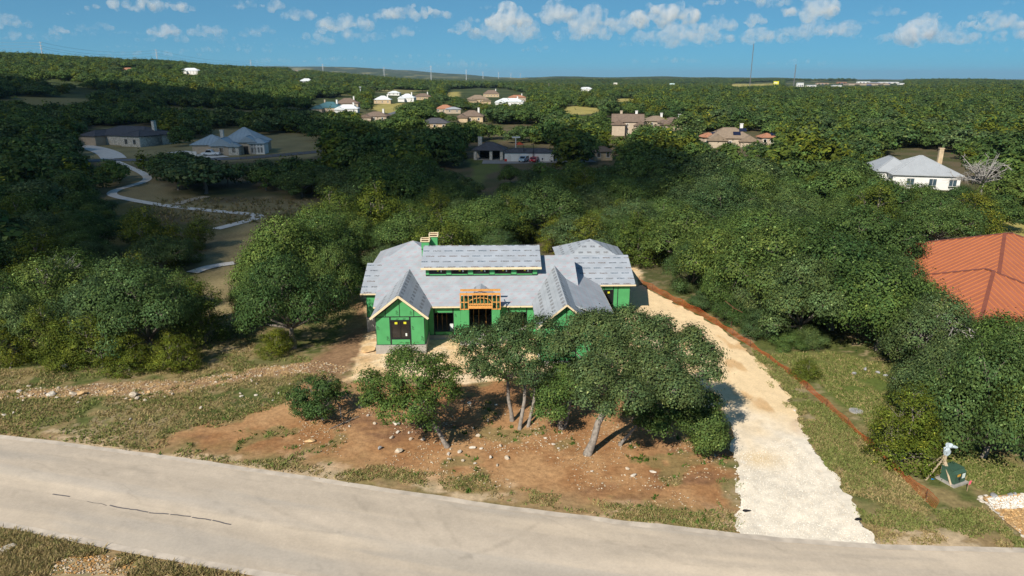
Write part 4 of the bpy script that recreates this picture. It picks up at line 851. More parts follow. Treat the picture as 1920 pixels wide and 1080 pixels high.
# ---- trees framing the lot, set one by one: kind, px of base, base py, crown width px, height m, label
FRAME_T = [
 ('o', 55, 668, 150, 6.2, 'oak between the two leftmost junipers'), ('o', 185, 655, 180, 6.6, 'oak filling the left side of the broad oak'), ('j', 140, 682, 95, 4.6, 'juniper second from the left at the wood edge'), ('j', 245, 694, 90, 3.8, 'short juniper before the broad left oak'), ('o', 340, 632, 120, 6.4, 'oak filling the right side of the broad oak'), ('o', 100, 628, 180, 7.0, 'oak behind the second juniper'), ('o', 230, 610, 190, 7.4, 'oak rising behind the broad left oak'), ('j', 20, 690, 80, 4.6, 'juniper nearest the left edge'),
 ('o', 285, 668, 215, 7.6, 'broad sunlit oak at the front of the left wood'), ('j', 190, 690, 110, 5.2, 'juniper at the foot of the broad left oak'), ('j', 95, 684, 95, 5.8, 'yellow-green juniper left of the broad oak'),
 ('j', 330, 690, 90, 3.6, 'low dark juniper below the broad left oak'), ('j', 385, 640, 95, 6.6, 'tall juniper on the right side of the broad left oak'), ('o', 15, 640, 150, 6.6, 'oak cut by the left edge of the picture'),
 ('j', 270, 592, 100, 7, 'bright juniper behind the broad left oak'), ('j', 60, 600, 110, 6.5, 'bright juniper behind the left-edge oak'), ('o', 160, 590, 150, 7, 'oak behind the leftmost junipers'),
 ('o', 552, 652, 200, 8.3, 'big spreading oak left of the unfinished house'), ('o', 492, 612, 110, 6.6, 'oak on the left flank of the big spreading oak'), ('o', 630, 585, 120, 7.6, 'oak close to the left wing of the unfinished house'),
 ('o', 540, 560, 210, 8.8, 'oak rising behind the big spreading oak'), ('j', 520, 664, 70, 2.6, 'low bush under the big spreading oak'), ('o', 590, 520, 190, 8.6, 'second oak behind the big spreading oak'),
 ('o', 1440, 592, 260, 9.0, 'massive live oak right of the driveway'), ('o', 1330, 548, 180, 8.0, 'live oak above the orange fence'), ('o', 1555, 618, 280, 9.6, 'massive spreading live oak before the rust-red roof'),
 ('o', 1500, 640, 200, 7.6, 'live oak over the bend of the orange fence'), ('o', 1640, 655, 240, 8.6, 'live oak shading the rocky edge of the lawn'), ('o', 1668, 600, 170, 7.0, 'live oak hiding the left end of the rust-red roof'),
 ('o', 1735, 700, 190, 6.6, 'live oak below the rust-red roof'), ('o', 1865, 722, 230, 6.4, 'live oak at the right edge under the rust-red roof'), ('o', 1640, 535, 150, 7.0, 'live oak left behind the rust-red roof'), ('o', 1590, 540, 230, 9.0, 'round live oak beyond the lawn oaks'),
 ('j', 1692, 866, 125, 5.6, 'juniper beside the wooden brace'), ('o', 1838, 858, 240, 8.2, 'oak overhanging the green transformer'), ('j', 1511, 708, 52, 1.9, 'round green bush on the lawn by the orange fence'), ('o', 1745, 800, 170, 6.6, 'oak behind the juniper at the lawn end'),
 ('o', 1925, 868, 200, 7.6, 'oak at the right edge above the stone-edged bed'), ('o', 1890, 790, 200, 7.0, 'oak between the transformer and the rust-red roof'), ('o', 1290, 500, 190, 8.3, 'live oak behind the garage wing'), ('o', 1395, 520, 220, 8.8, 'live oak behind the massive ones'),
 ('o', 1362, 578, 115, 5.4, 'small oak leaning over the upper orange fence'), ('o', 1425, 606, 125, 5.8, 'small oak left of the massive live oak'), ('o', 1290, 545, 110, 5.6, 'small oak at the top of the driveway'),
 ('b', 1325, 580, 90, 2.6, 'low bush at the top of the orange fence'), ('b', 1382, 604, 105, 3.2, 'bush beside the rusty post'), ('b', 1432, 630, 110, 3.2, 'bush halfway along the orange fence'), ('b', 1482, 652, 80, 2.0, 'bush where the lawn begins'), ('b', 1520, 648, 90, 2.6, 'bush under the massive live oak'), ('b', 1280, 545, 60, 2.2, 'bush behind the orange fence by the garage wing'),
]
PLACED = []
M_BUSH = OAK_HI
for k, (kd, px, py, wpx, hm, lab) in enumerate(FRAME_T):
    g = gpt(px, py); zc = proj(*g)[2]; wm = wpx * zc / F; pr = (JUN_HI[k % 3] if kd == 'j' else OAK_HI[k % 6]); native = 4.9 if kd == 'j' else 10.6; nh = 6.2 if kd == 'j' else 7.0
    nm = {'o': 'oak_tree', 'j': 'juniper_tree', 'b': 'bush'}[kd]
    if kd == 'b': hm *= 1.15
    if kd == 'o': hm += 1.0; wm *= 1.08
    plant(pr, nm, g, wm / native, hm / nh, k * 1.7, lab, 'bush' if kd == 'b' else 'tree', sink=1.3 if 'transformer box' in lab or 'overhanging' in lab else {'o': .9, 'j': .1, 'b': .9}[kd])
    PLACED.append((g.x, g.y, wm / 2))

# ---- clearings: nothing may grow where the photograph shows open ground or a building
def inpoly(poly, x, y):
    ins = np.zeros(np.shape(x), bool); n = len(poly)
    for i in range(n):
        a, b = poly[i], poly[(i + 1) % n]; ins ^= ((a[1] > y) != (b[1] > y)) & (x < (b[0] - a[0]) * (y - a[1]) / (b[1] - a[1] + 1e-12) + a[0])
    return ins
CLEAR = [   # polygons in the picture, and the depth beyond which trees do not matter
 ([(-400, 660), (40, 690), (330, 700), (400, 650), (420, 560), (425, 500), (440, 440), (500, 420), (560, 395), (585, 375), (520, 366), (300, 372), (285, 352), (300, 330), (210, 292), (195, 300), (215, 315), (255, 330), (215, 352), (200, 366), (230, 384), (290, 388), (345, 398), (400, 408), (440, 425), (400, 436), (425, 448), (428, 500), (360, 512), (400, 540), (410, 600), (440, 660), (560, 680), (650, 600), (690, 530), (690, 480), (800, 440), (1110, 440), (1200, 480), (1215, 530), (1300, 575), (1380, 620), (1470, 680), (1480, 668), (1560, 672), (1640, 700), (1660, 790), (1640, 830), (1780, 900), (1920, 900), (2400, 900), (2400, 1400), (-400, 1400)], 80),
 ([(680, 480), (800, 435), (1110, 440), (1210, 485), (1250, 560), (1250, 640), (680, 640)], 80),
 ([(1812, 325), (1858, 325), (1850, 350), (1818, 350)], 165),
 ([(210, 292), (300, 330), (285, 352), (300, 366), (520, 362), (590, 372), (560, 398), (500, 428), (440, 440), (400, 436), (440, 425), (400, 408), (345, 398), (290, 388), (230, 384), (200, 366), (215, 352), (255, 330)], 1e9),
 ([(140, 262), (160, 236), (290, 236), (298, 272), (250, 276), (218, 297), (150, 280)], 1e9), ([(340, 272), (400, 242), (440, 236), (490, 258), (488, 284), (430, 297), (360, 290)], 1e9), ([(490, 254), (560, 250), (605, 258), (560, 274), (495, 284)], 1e9), ([(440, 296), (640, 281), (640, 286), (500, 298)], 1e9),
 ([(890, 262), (952, 264), (960, 270), (1040, 276), (1040, 303), (1090, 300), (1050, 304), (940, 306), (930, 322), (905, 345), (900, 320), (880, 300)], 1e9),
 ([(1115, 282), (1148, 282), (1148, 296), (1115, 296)], 1e9),
 ([(1150, 214), (1212, 216), (1200, 234), (1165, 262), (1150, 262)], 1e9), ([(1238, 232), (1290, 232), (1290, 241), (1238, 241)], 1e9), ([(1218, 222), (1250, 222), (1250, 230), (1218, 230)], 1e9),
 ([(1316, 248), (1420, 246), (1450, 256), (1450, 262), (1400, 268), (1350, 268), (1316, 268)], 1e9), ([(1662, 278), (1800, 284), (1790, 338), (1690, 338), (1665, 310)], 1e9),
 ([(588, 184), (640, 184), (680, 196), (678, 207), (588, 208)], 1e9), ([(632, 180), (664, 180), (664, 196), (632, 196)], 1e9), ([(680, 209), (722, 209), (722, 222), (680, 222)], 1e9),
 ([(700, 176), (732, 176), (758, 172), (808, 172), (806, 184), (780, 190), (756, 200), (742, 214), (720, 216), (700, 204)], 1e9), ([(872, 176), (940, 166), (990, 176), (988, 198), (910, 198), (872, 190)], 1e9),
 ([(860, 212), (902, 210), (902, 226), (860, 226)], 1e9), ([(795, 229), (836, 229), (836, 239), (795, 239)], 1e9), ([(815, 202), (860, 202), (860, 211), (815, 211)], 1e9),
 ([(1055, 198), (1128, 203), (1124, 211), (1058, 216)], 1e9), ([(1150, 184), (1196, 186), (1192, 192), (1152, 190)], 1e9), ([(1870, 414), (2000, 420), (2000, 465), (1858, 444)], 1e9),
 ([(1716, 458), (1885, 440), (2100, 450), (2100, 560), (1800, 585), (1740, 520)], 95), ([(345, 133), (366, 133), (366, 140), (345, 140)], 1e9), ([(228, 134), (246, 134), (246, 138), (228, 138)], 1e9), ([(570, 155), (582, 155), (582, 160), (570, 160)], 1e9), ([(548, 129), (564, 129), (564, 134), (548, 134)], 1e9),
 ([(1472, 152), (1695, 151), (1695, 164), (1472, 165)], 1e9), ([(1372, 157), (1450, 153), (1450, 162), (1372, 164)], 1e9), ([(836, 172), (864, 172), (864, 182), (836, 182)], 1e9), ([(838, 168), (900, 165), (955, 166), (950, 171), (840, 174)], 1e9), ([(1090, 165), (1110, 165), (1110, 171), (1090, 171)], 1e9),
]
CLEAR = [(pl if max(p[1] for p in pl) > 272 or k < 8 else [(a, min(p[1] for p in pl) + (b - min(p[1] for p in pl)) * .88) for a, b in pl], dp) for k, (pl, dp) in enumerate(CLEAR)]
def blocked(x, y, r, h):
    """would a tree at x,y (arrays) stand in a clearing or in front of something the photograph shows?"""
    z = hgt(x, y); bad = np.zeros(len(x), bool)
    for (fx, fz) in ((0, .02), (0, .5), (0, .97), (-.85, .55), (.85, .55), (-.5, .85), (.5, .85), (-.5, .3), (.5, .3)):
        dz = z + h * fz - H; xx = x + fx * r; zc = y * cp - dz * sp; px = 960 + F * xx / zc; py = 540 - F * (y * sp + dz * cp) / zc
        for poly, dep in CLEAR: bad |= inpoly(poly, px, py) & (y < dep)
    for g, rad in CLEARW: bad |= np.hypot(x - g[0], y - g[1]) < rad + r * .5
    for (a, b, c) in PLACED: bad |= np.hypot(x - a, y - b) < (c + r) * .62
    return bad
CLEARW = [((n1.location.x + 2, n1.location.y), 17), ((n2.location.x, n2.location.y + 4), 8.5), ((n3.location.x, n3.location.y + 5), 15), ((n4.location.x, n4.location.y + 6), 13), ((0, 70), 17), ((pv.location.x, pv.location.y + 2), 6), ((wb.location.x, wb.location.y + 2), 8)] + [((g.x, g.y + d / 2), max(w, d) * .52) for (_, _, w, d, g, _) in HOUSES]
# jittered candidates; spacing grows slowly with distance
cand = []
y = 52.0
while y < 3400:
    sp_ = 6.7 if y < 400 else 6.7 + (y - 400) * .0042; half = .80 * y + 14; n = int(2 * half / sp_)
    xs = -half + (np.arange(n) + rng.random(n)) * sp_; ys = y + (rng.random(n) - .5) * sp_; cand.append(np.stack([xs, ys, np.full(n, sp_)], 1)); y += sp_ * .92
cand = np.concatenate(cand); x, y = cand[:, 0], cand[:, 1]; N = len(x)
rad = (.50 + .62 * rng.random(N) ** 1.6) * cand[:, 2] * .95; ht = np.clip(rad * rng.uniform(1.1, 1.55, N), 3.4, 9.5); jn = rng.random(N) < .24
rad = np.where(jn, rad * .62, rad)
gaps = fbm(x / 60, y / 45, 14, 3); keep = (y < 130) | (gaps < .62); keep &= ~(fbm(x / 170, y / 90, 15, 4) > .665) | (y < 350)
x, y, rad, ht, jn = [a[keep] for a in (x, y, rad, ht, jn)]
bad = blocked(x, y, rad, ht); x, y, rad, ht, jn = [a[~bad] for a in (x, y, rad, ht, jn)]
d = np.hypot(x, y); o = np.argsort(d); x, y, rad, ht, jn, d = [a[o] for a in (x, y, rad, ht, jn, d)]
inview = np.abs(proj(x, y, 3.)[0] - 960) < 1010
NI = 258; ind = np.where(inview)[0][:NI]; rest = np.setdiff1d(np.arange(len(x)), ind)
LAND = [(60, 420, 'by the left edge of the picture'), (200, 400, 'left of the winding footpath'), (330, 450, 'below the winding footpath'), (180, 330, 'near the top of the winding footpath'), (380, 330, 'in the dark grove below the blue-grey roof'), (500, 330, 'in the dark grove left of the pavilion'), (640, 330, 'in the dark grove right of the field'), (780, 330, 'in the dark wood before the pavilion'), (560, 440, 'beside the big spreading oak'), (650, 420, 'above the left wing of the unfinished house'), (760, 410, 'just left of the two chimneys'), (860, 400, 'above the left half of the clerestory'), (960, 400, 'above the right half of the clerestory'), (1060, 410, 'behind the right end of the clerestory'), (1150, 400, 'behind the garage roof'), (1250, 420, 'right of the garage roof'), (1360, 430, 'above the upper driveway'), (1000, 340, 'in the shaded wood below the white block building'), (1140, 340, 'in the wood below the small hut'), (1270, 350, 'in the wood right of the small hut'), (1400, 360, 'in the sunlit wood below the solar-panel house'), (1520, 380, 'in the sunlit wood behind the massive live oaks'), (1640, 390, 'below the grey-roofed house'), (1760, 400, 'between the grey and the rust-red roof'), (1880, 390, 'by the right edge above the rust-red roof'), (90, 620, 'at the foot of the left wood'), (230, 560, 'behind the broad left oak'), (1700, 640, 'below the rust-red roof'), (1850, 620, 'right of the lawn under the rust-red roof')]
def zone(px, py, r, h, jn_):
    k = min(LAND, key=lambda l: (px - l[0]) ** 2 + (2.2 * (py - l[1])) ** 2)[2]
    size = ('small ' if r < 3.6 else ('broad ' if r > 4.9 else '')) + ('tall ' if h > 7.4 else ('low ' if h < 5.2 else '')); sp_ = 'juniper' if jn_ else 'oak'
    return '%s%s growing %s' % (size, sp_, k), '%ss %s' % (sp_, k)
HOST = []
for q, i in enumerate(ind):
    z = hz(x[i], y[i]); px, py, zc = proj(x[i], y[i], z); lab = zone(px, py, rad[i], ht[i], jn[i]); last = q >= len(ind) - 40
    if jn[i]: pr = (JUN_LO[q % 2] if last else JUN_HI[q % 3]); nat, nh = 2.45, 6.2
    else: pr = (OAK_LO[q % 5] if last else (OAK_HI[q % 6] if d[i] < 125 else OAK_MID[q % 4])); nat, nh = 5.3, 7.0
    t, c = plant(pr, 'juniper_tree' if jn[i] else 'oak_tree', (x[i], y[i], z), rad[i] / nat * 1.12, ht[i] / nh, rng.random() * 6.28, lab[0], 'tree', lab[1])
    if last and c.data not in [h.data for h in HOST]: HOST.append(c)
# ---- everything beyond: one woodland whose trees are instances of the crowns above
px_, py_, zc_ = proj(x[rest], y[rest], hgt(x[rest], y[rest])); rest = rest[(np.abs(px_ - 960) < 1500)]
pts = np.stack([x[rest], y[rest], hgt(x[rest], y[rest]) - .1], 1)
me = bpy.data.meshes.new('far_woodland'); me.vertices.add(len(pts)); me.vertices.foreach_set('co', pts.astype(np.float32).ravel()); me.update()
oakh = [h for h in HOST if h.data.materials[0] == M_OAK]; junh = [h for h in HOST if h.data.materials[0] == M_JUN]
hosts = oakh + junh
pi_ = np.where(jn[rest], len(oakh) + rng.integers(0, max(1, len(junh)), len(rest)), rng.integers(0, len(oakh), len(rest)))
nat = np.where(jn[rest], 2.45, 5.3); nh = np.where(jn[rest], 6.2, 7.0)
sc = np.stack([rad[rest] / nat * 1.2, rad[rest] / nat * 1.2, ht[rest] / nh], 1)
a = me.attributes.new('sc', 'FLOAT_VECTOR', 'POINT'); a.data.foreach_set('vector', sc.astype(np.float32).ravel())
a = me.attributes.new('rz', 'FLOAT', 'POINT'); a.data.foreach_set('value', (rng.random(len(rest)) * 6.28).astype(np.float32))
a = me.attributes.new('pi', 'INT', 'POINT'); a.data.foreach_set('value', pi_.astype(np.int32))
fw = tag(link('far_woodland', me), 'continuous oak and juniper woodland stretching to the horizon', kind='stuff')
ng = bpy.data.node_groups.new('woodland', 'GeometryNodeTree'); ng.interface.new_socket('Geometry', in_out='INPUT', socket_type='NodeSocketGeometry'); ng.interface.new_socket('Geometry', in_out='OUTPUT', socket_type='NodeSocketGeometry')
gi = ng.nodes.new('NodeGroupInput'); go = ng.nodes.new('NodeGroupOutput'); ip = ng.nodes.new('GeometryNodeInstanceOnPoints'); L = ng.links.new
def named(nm, typ):
    n = ng.nodes.new('GeometryNodeInputNamedAttribute'); n.data_type = typ; n.inputs['Name'].default_value = nm; return n.outputs['Attribute']
sw_prev = None
geos = []
for h in hosts:
    oi = ng.nodes.new('GeometryNodeObjectInfo'); oi.inputs['Object'].default_value = h; oi.transform_space = 'ORIGINAL'; oi.inputs['As Instance'].default_value = True; geos.append(oi.outputs['Geometry'])
outs = []
for k, gsrc in enumerate(geos):
    ip = ng.nodes.new('GeometryNodeInstanceOnPoints'); L(gi.outputs[0], ip.inputs['Points']); L(gsrc, ip.inputs['Instance'])
    cmpn = ng.nodes.new('FunctionNodeCompare'); cmpn.data_type = 'INT'; cmpn.operation = 'EQUAL'; L(named('pi', 'INT'), cmpn.inputs[2]); cmpn.inputs[3].default_value = k; L(cmpn.outputs[0], ip.inputs['Selection'])
    cb = ng.nodes.new('ShaderNodeCombineXYZ'); L(named('rz', 'FLOAT'), cb.inputs[2]); er = ng.nodes.new('FunctionNodeEulerToRotation'); L(cb.outputs[0], er.inputs[0]); L(er.outputs[0], ip.inputs['Rotation'])
    L(named('sc', 'FLOAT_VECTOR'), ip.inputs['Scale']); outs.append(ip.outputs[0])
jg = ng.nodes.new('GeometryNodeJoinGeometry')
for o_ in outs: L(o_, jg.inputs[0])
L(jg.outputs[0], go.inputs[0])
md = fw.modifiers.new('woodland', 'NODES'); md.node_group = ng
print('TREES', len(ind), 'far', len(rest), 'hosts', len(hosts), 'dmax', d[ind[-1]])

# ------------------------------------------------------------------ things on the lot
def rock_mesh(seed, mat_, sub=2, flat=.6):
    import bmesh
    bm = bmesh.new(); bmesh.ops.create_icosphere(bm, subdivisions=sub, radius=1); rd = random.Random(seed)
    pl = [(Vector((rd.gauss(0, 1), rd.gauss(0, 1), rd.gauss(0, 1))).normalized(), rd.uniform(.45, .85)) for _ in range(13)]
    for v in bm.verts:
        for n, dd in pl:
            k = v.co.dot(n) - dd
            if k > 0: v.co -= n * k
        v.co += Vector((rd.uniform(-.05, .05), rd.uniform(-.05, .05), rd.uniform(-.05, .05))); v.co.z *= flat
    me = bpy.data.meshes.new('rock'); bm.to_mesh(me); bm.free(); me.materials.append(mat_); return me
RK = [rock_mesh(k, M_LIME, 2, .55 + .1 * (k % 3)) for k in range(5)]; RKW = [rock_mesh(20 + k, M_LIMEW, 2, .5 + .12 * (k % 3)) for k in range(5)]; RKT = [rock_mesh(40 + k, M_TANROCK, 2, .6) for k in range(3)]; RKG = [rock_mesh(50 + k, M_STONEG, 2, .7) for k in range(3)]
def rock(px, py, wpx, meshes, label, group=None, name='rock', asp=.7, rz=None, hs=1., sink=.3):
    g = gpt(px, py); w = wpx * proj(*g)[2] / F; o = link(name, random.choice(meshes)); o.location = (g.x, g.y, g.z + .55 * w / 2 * hs * (1 - sink)); o.scale = (w / 2 * 1.1, w / 2 * asp * 1.1, w / 2 * hs * 1.1)
    o.rotation_euler = (random.uniform(-.15, .15), random.uniform(-.15, .15), random.uniform(0, 6.28) if rz is None else rz); tag(o, label, 'rock', group); return o
rock(580, 829, 27, RKT, 'tan oblong boulder lying alone on the red soil', name='boulder', asp=.45, rz=-.15, hs=.55)
rock(713, 842, 13, RKG, 'grey rounded rock left of the lone oak', name='rock'); rock(690, 658, 30, RKT, 'tan rock at the corner of the concrete foundation', name='boulder', asp=.8, rz=.2, hs=.6)
rock(1490, 772, 9, RKW, 'white rock at the right edge of the driveway'); rock(1224, 885, 17, RKW, 'pale slab on the soil right of the big oak', asp=.6, hs=.3); rock(1188, 893, 13, RKW, 'white angular rock below the big oak trunk', asp=.6)
rock(122, 688, 16, RKG, 'grey rock under the left juniper'); rock(480, 742, 9, RKW, 'white bundle-like stone on the grass left of the bush', name='rock')
sc_px = [(743, 797, 15), (745, 812, 10), (735, 822, 12), (770, 825, 9), (767, 812, 8), (793, 826, 12), (747, 848, 18), (841, 853, 10), (862, 848, 13), (842, 862, 9), (886, 841, 12), (896, 818, 10), (902, 842, 9), (920, 859, 13), (950, 860, 12), (938, 837, 10), (932, 874, 9), (1022, 823, 9), (1038, 834, 8), (1047, 841, 7), (978, 770, 8), (887, 803, 7), (915, 790, 9), (868, 865, 8), (890, 870, 7), (675, 765, 9), (690, 780, 8), (655, 800, 8), (702, 795, 8), (1176, 880, 9), (1110, 884, 7), (880, 757, 9), (930, 760, 8)]
for px, py, w in sc_px: rock(px, py, w, RK + RKW, 'pale limestone rock lying loose on the cleared red soil', 'loose rocks on the red soil', asp=random.uniform(.55, .95))
for k in range(46):
    px = random.uniform(20, 285) if k < 30 else random.uniform(285, 560); py = 747 - .02 * px + random.gauss(0, 8) if px < 300 else 736 - .12 * (px - 300) + random.gauss(0, 9)
    rock(px, py, random.choice([5, 6, 7, 8, 9, 12, 17]) if k < 30 else random.uniform(4, 8), RK + RKT + RKW[:1], 'limestone rubble in the rocky strip across the left grass', 'rubble strip', asp=random.uniform(.6, 1))
for px, py, w in ((8, 780, 9), (26, 775, 9), (245, 787, 8), (376, 766, 8), (453, 744, 8), (512, 752, 7), (522, 738, 6)): rock(px, py, w, RKW, 'small pale stone lying loose in the left grass', 'stones in the left grass')
for px, py, w in ((12, 1032, 34), (40, 1024, 14), (30, 1045, 12)): rock(px, py, w, RKW, 'white limestone outcrop at the lower left corner below the road', 'lower left outcrop', asp=.8, hs=.3)
def fan(name, pos, size, mats, label, seed, z=.03, flat=.6, kind='stuff'):
    """many small stones as one mass"""
    rg = np.random.default_rng(seed); N = len(pos); base = np.array([(1, 0, 0), (0, 1, 0), (-1, 0, 0), (0, -1, 0), (0, 0, 1)]); tri = [(0, 1, 4), (1, 2, 4), (2, 3, 4), (3, 0, 4)]
    s = size * rg.uniform(.45, 1.5, N) ** 1.3; a = rg.random(N) * 6.28; J = base[None] + rg.uniform(-.35, .35, (N, 5, 3)); J[:, :, 2] *= flat
    R = np.stack([np.cos(a)[:, None] * J[..., 0] - np.sin(a)[:, None] * J[..., 1], np.sin(a)[:, None] * J[..., 0] + np.cos(a)[:, None] * J[..., 1], J[..., 2]], -1) * s[:, None, None]
    P3 = np.concatenate([pos, hgt(pos[:, 0], pos[:, 1])[:, None] + z], 1); R = R + P3[:, None]; V = R[:, np.array(tri)].reshape(-1, 3)
    tn = mats[rg.integers(0, len(mats), N)] * rg.uniform(.75, 1.2, (N, 1)); me = quads_mesh(name, V, M_PEB, np.repeat(tn, 4, 0), 3)
    return tag(link(name, me), label, kind=kind)
M_PEB = tintmat('pebbles', .9, .15, 8, 0)
def sample_poly(px, n, seed, inset=0.):
    p = wpoly(px); rg = np.random.default_rng(seed); out = np.zeros((0, 2))
    while len(out) < n:
        q = np.stack([rg.uniform(p[:, 0].min(), p[:, 0].max(), n * 2), rg.uniform(p[:, 1].min(), p[:, 1].max(), n * 2)], 1); out = np.concatenate([out, q[sdf(p, q[:, 0], q[:, 1]) > inset]])
    return out[:n]
pale = np.array([(.46, .36, .23), (.42, .28, .14), (.52, .44, .33), (.34, .21, .11), (.38, .25, .13)])
fan('rubble', sample_poly(RUBBLE, 2300, 3, .0), .06, pale, 'loose broken limestone strewn along the rocky strip', 4)
q = sample_poly([(560, 760), (760, 740), (1000, 760), (1370, 840), (1380, 960), (1000, 930), (700, 870), (560, 840)], 5200, 5); q = q[fbm(q[:, 0] / 2.5, q[:, 1] / 2.5, 4, 3) > .47]
fan('stone_chips', q, .045, pale[[0, 2, 1, 3]], 'small pale stone chips scattered over the red soil', 6)
fan('crushed_stone', sample_poly([(1390, 1003), (1386, 950), (1392, 905), (1384, 850), (1480, 820), (1520, 850), (1560, 905), (1605, 978), (1640, 1020)], 7000, 8, .1), .021, np.array([(.78, .73, .64), (.70, .63, .53), (.80, .76, .68), (.62, .53, .41)]), 'crushed white limestone covering the lower driveway', 9, .07)
q = sample_poly([(1380, 1000), (1375, 850), (1480, 800), (1640, 1020)], 1500, 18); w_ = sdf(wpoly(DRIVE), q[:, 0], q[:, 1]); q = q[np.abs(w_) < .35]
fan('edge_stones', q, .05, np.array([(.74, .68, .57), (.66, .58, .47)]), 'white stones spilling over the driveway edge', 10, .05)
q = sample_poly([(0, 1010), (60, 1015), (230, 1045), (330, 1080), (0, 1080)], 1300, 19, .1)
fan('stone_chips', q, .05, np.array([(.45, .25, .09), (.36, .20, .08), (.55, .45, .33)]), 'rusty stone chips in the lower left corner', 20)
# ---- grass and weeds
def grass(name, pos, hgt_, cols, label, seed, blades=4, width=.045):
    rg = np.random.default_rng(seed); N = len(pos) * blades; idx = np.repeat(np.arange(len(pos)), blades); P2 = pos[idx] + rg.normal(size=(N, 2)) * .09; z = hgt(P2[:, 0], P2[:, 1])
    a = rg.random(N) * 6.28; l = hgt_ * rg.uniform(.5, 1.4, N); lean = rg.uniform(.4, 1.5, N) * l; w = width * rg.uniform(.6, 1.5, N); b = rg.random(N) * 6.28
    A = np.stack([P2[:, 0] + np.cos(a) * w, P2[:, 1] + np.sin(a) * w, z - .01], 1); B = np.stack([P2[:, 0] - np.cos(a) * w, P2[:, 1] - np.sin(a) * w, z - .01], 1); T = np.stack([P2[:, 0] + np.cos(b) * lean, P2[:, 1] + np.sin(b) * lean, z + l], 1)
    tn = (cols[rg.integers(0, len(cols), len(pos))] * rg.uniform(.7, 1.3, (len(pos), 1)))[idx]
    return tag(link(name, quads_mesh(name, np.stack([A, B, T], 1).reshape(-1, 3), M_GRASS, tn, 3)), label, kind='stuff')
dryc = np.array([(.40, .31, .15), (.33, .27, .115), (.25, .235, .085), (.36, .27, .13)]); grc = np.array([(.17, .21, .055), (.21, .23, .07), (.26, .25, .09)])
def near(px, n, seed, lo, hi, sc_=2.5, s2=31):
    q = sample_poly(px, n, seed); v = fbm(q[:, 0] / sc_, q[:, 1] / sc_, s2, 4); q = q[(v > lo) & (v < hi)]
    for pl in (RED, PAD, DRIVE, RUBBLE, BED): 
        k = sdf(wpoly(pl), q[:, 0], q[:, 1]); q = q[(k < -.1) | ((k < 1.2) & (fbm(q[:, 0], q[:, 1], 9, 2) > .62)) | ((pl is RED) & (fbm(q[:, 0] / 2.0, q[:, 1] / 2.0, 113, 4) > .70))]
    rd_ = sdf(np.concatenate([wpoly(ROAD_T), wpoly(ROAD_B)[::-1]]), q[:, 0], q[:, 1]); return q[rd_ < -.15 - .5 * fbm(q[:, 0], q[:, 1], 5, 2)]
LEFTG = [(-150, 690), (330, 700), (430, 640), (440, 560), (460, 520), (470, 640), (640, 690), (660, 760), (560, 860), (760, 905), (1000, 948), (1390, 1010), (1390, 900), (900, 890), (640, 905), (0, 822), (-150, 800)]
RIGHTG = [(1400, 645), (1480, 700), (1560, 770), (1660, 850), (1760, 960), (1850, 950), (1930, 1030), (1650, 1026), (1570, 905), (1500, 800), (1425, 700)]
grass('dry_grass', near(LEFTG, 14000, 1, .40, 1), .13, dryc, 'dry tan grass over the left field and verge', 2)
grass('green_grass', near(LEFTG, 12000, 3, .47, 1, 2.2, 131), .15, grc, 'green grass clumps across the left field', 4)
grass('dry_grass', near(RIGHTG, 7500, 5, .44, 1), .10, dryc, 'dry verge grass between driveway and orange fence', 6)
grass('green_grass', near(RIGHTG, 9500, 7, .46, 1, 2.0, 133), .13, grc, 'green weeds between driveway and orange fence', 8)
grass('dry_grass', near([(0, 990), (515, 1080), (0, 1080)], 5000, 9, .4, 1), .18, dryc, 'dry grass on the near side of the road', 10)
VERGE = [(560, 868), (760, 902), (1000, 944), (1380, 1003), (1385, 970), (1150, 945), (1000, 920), (800, 885), (640, 862)]
q = sample_poly(VERGE, 3000, 41); q = q[fbm(q[:, 0] / 1.6, q[:, 1] / .9, 173, 4) > .52]; q = q[sdf(np.concatenate([wpoly(ROAD_T), wpoly(ROAD_B)[::-1]]), q[:, 0], q[:, 1]) < -.2]
grass('verge_grass', q, .09, np.concatenate([dryc, dryc, grc]), 'thin dry grass on the road verge before the red soil', 42)
grass('lawn_grass', near(LAWN, 9000, 11, .3, 1), .12, np.concatenate([grc, grc, dryc[:1]]), 'mown lawn of the neighbour', 12)
grass('field_grass', np.array([gpt(a, b)[:2] for a, b in zip(np.random.default_rng(3).uniform(290, 580, 700), np.random.default_rng(4).uniform(372, 420, 700))]), .5, dryc * .8, 'tall dry grass of the shaded field', 13, width=.12)
q = sample_poly(RED, 900, 21); q = q[fbm(q[:, 0] / 2, q[:, 1] / 2, 113, 4) > .60]
grass('weeds', q, .18, np.array([(.07, .13, .02), (.09, .15, .03)]), 'bright green weeds sprouting on the red soil', 14, blades=6, width=.07)
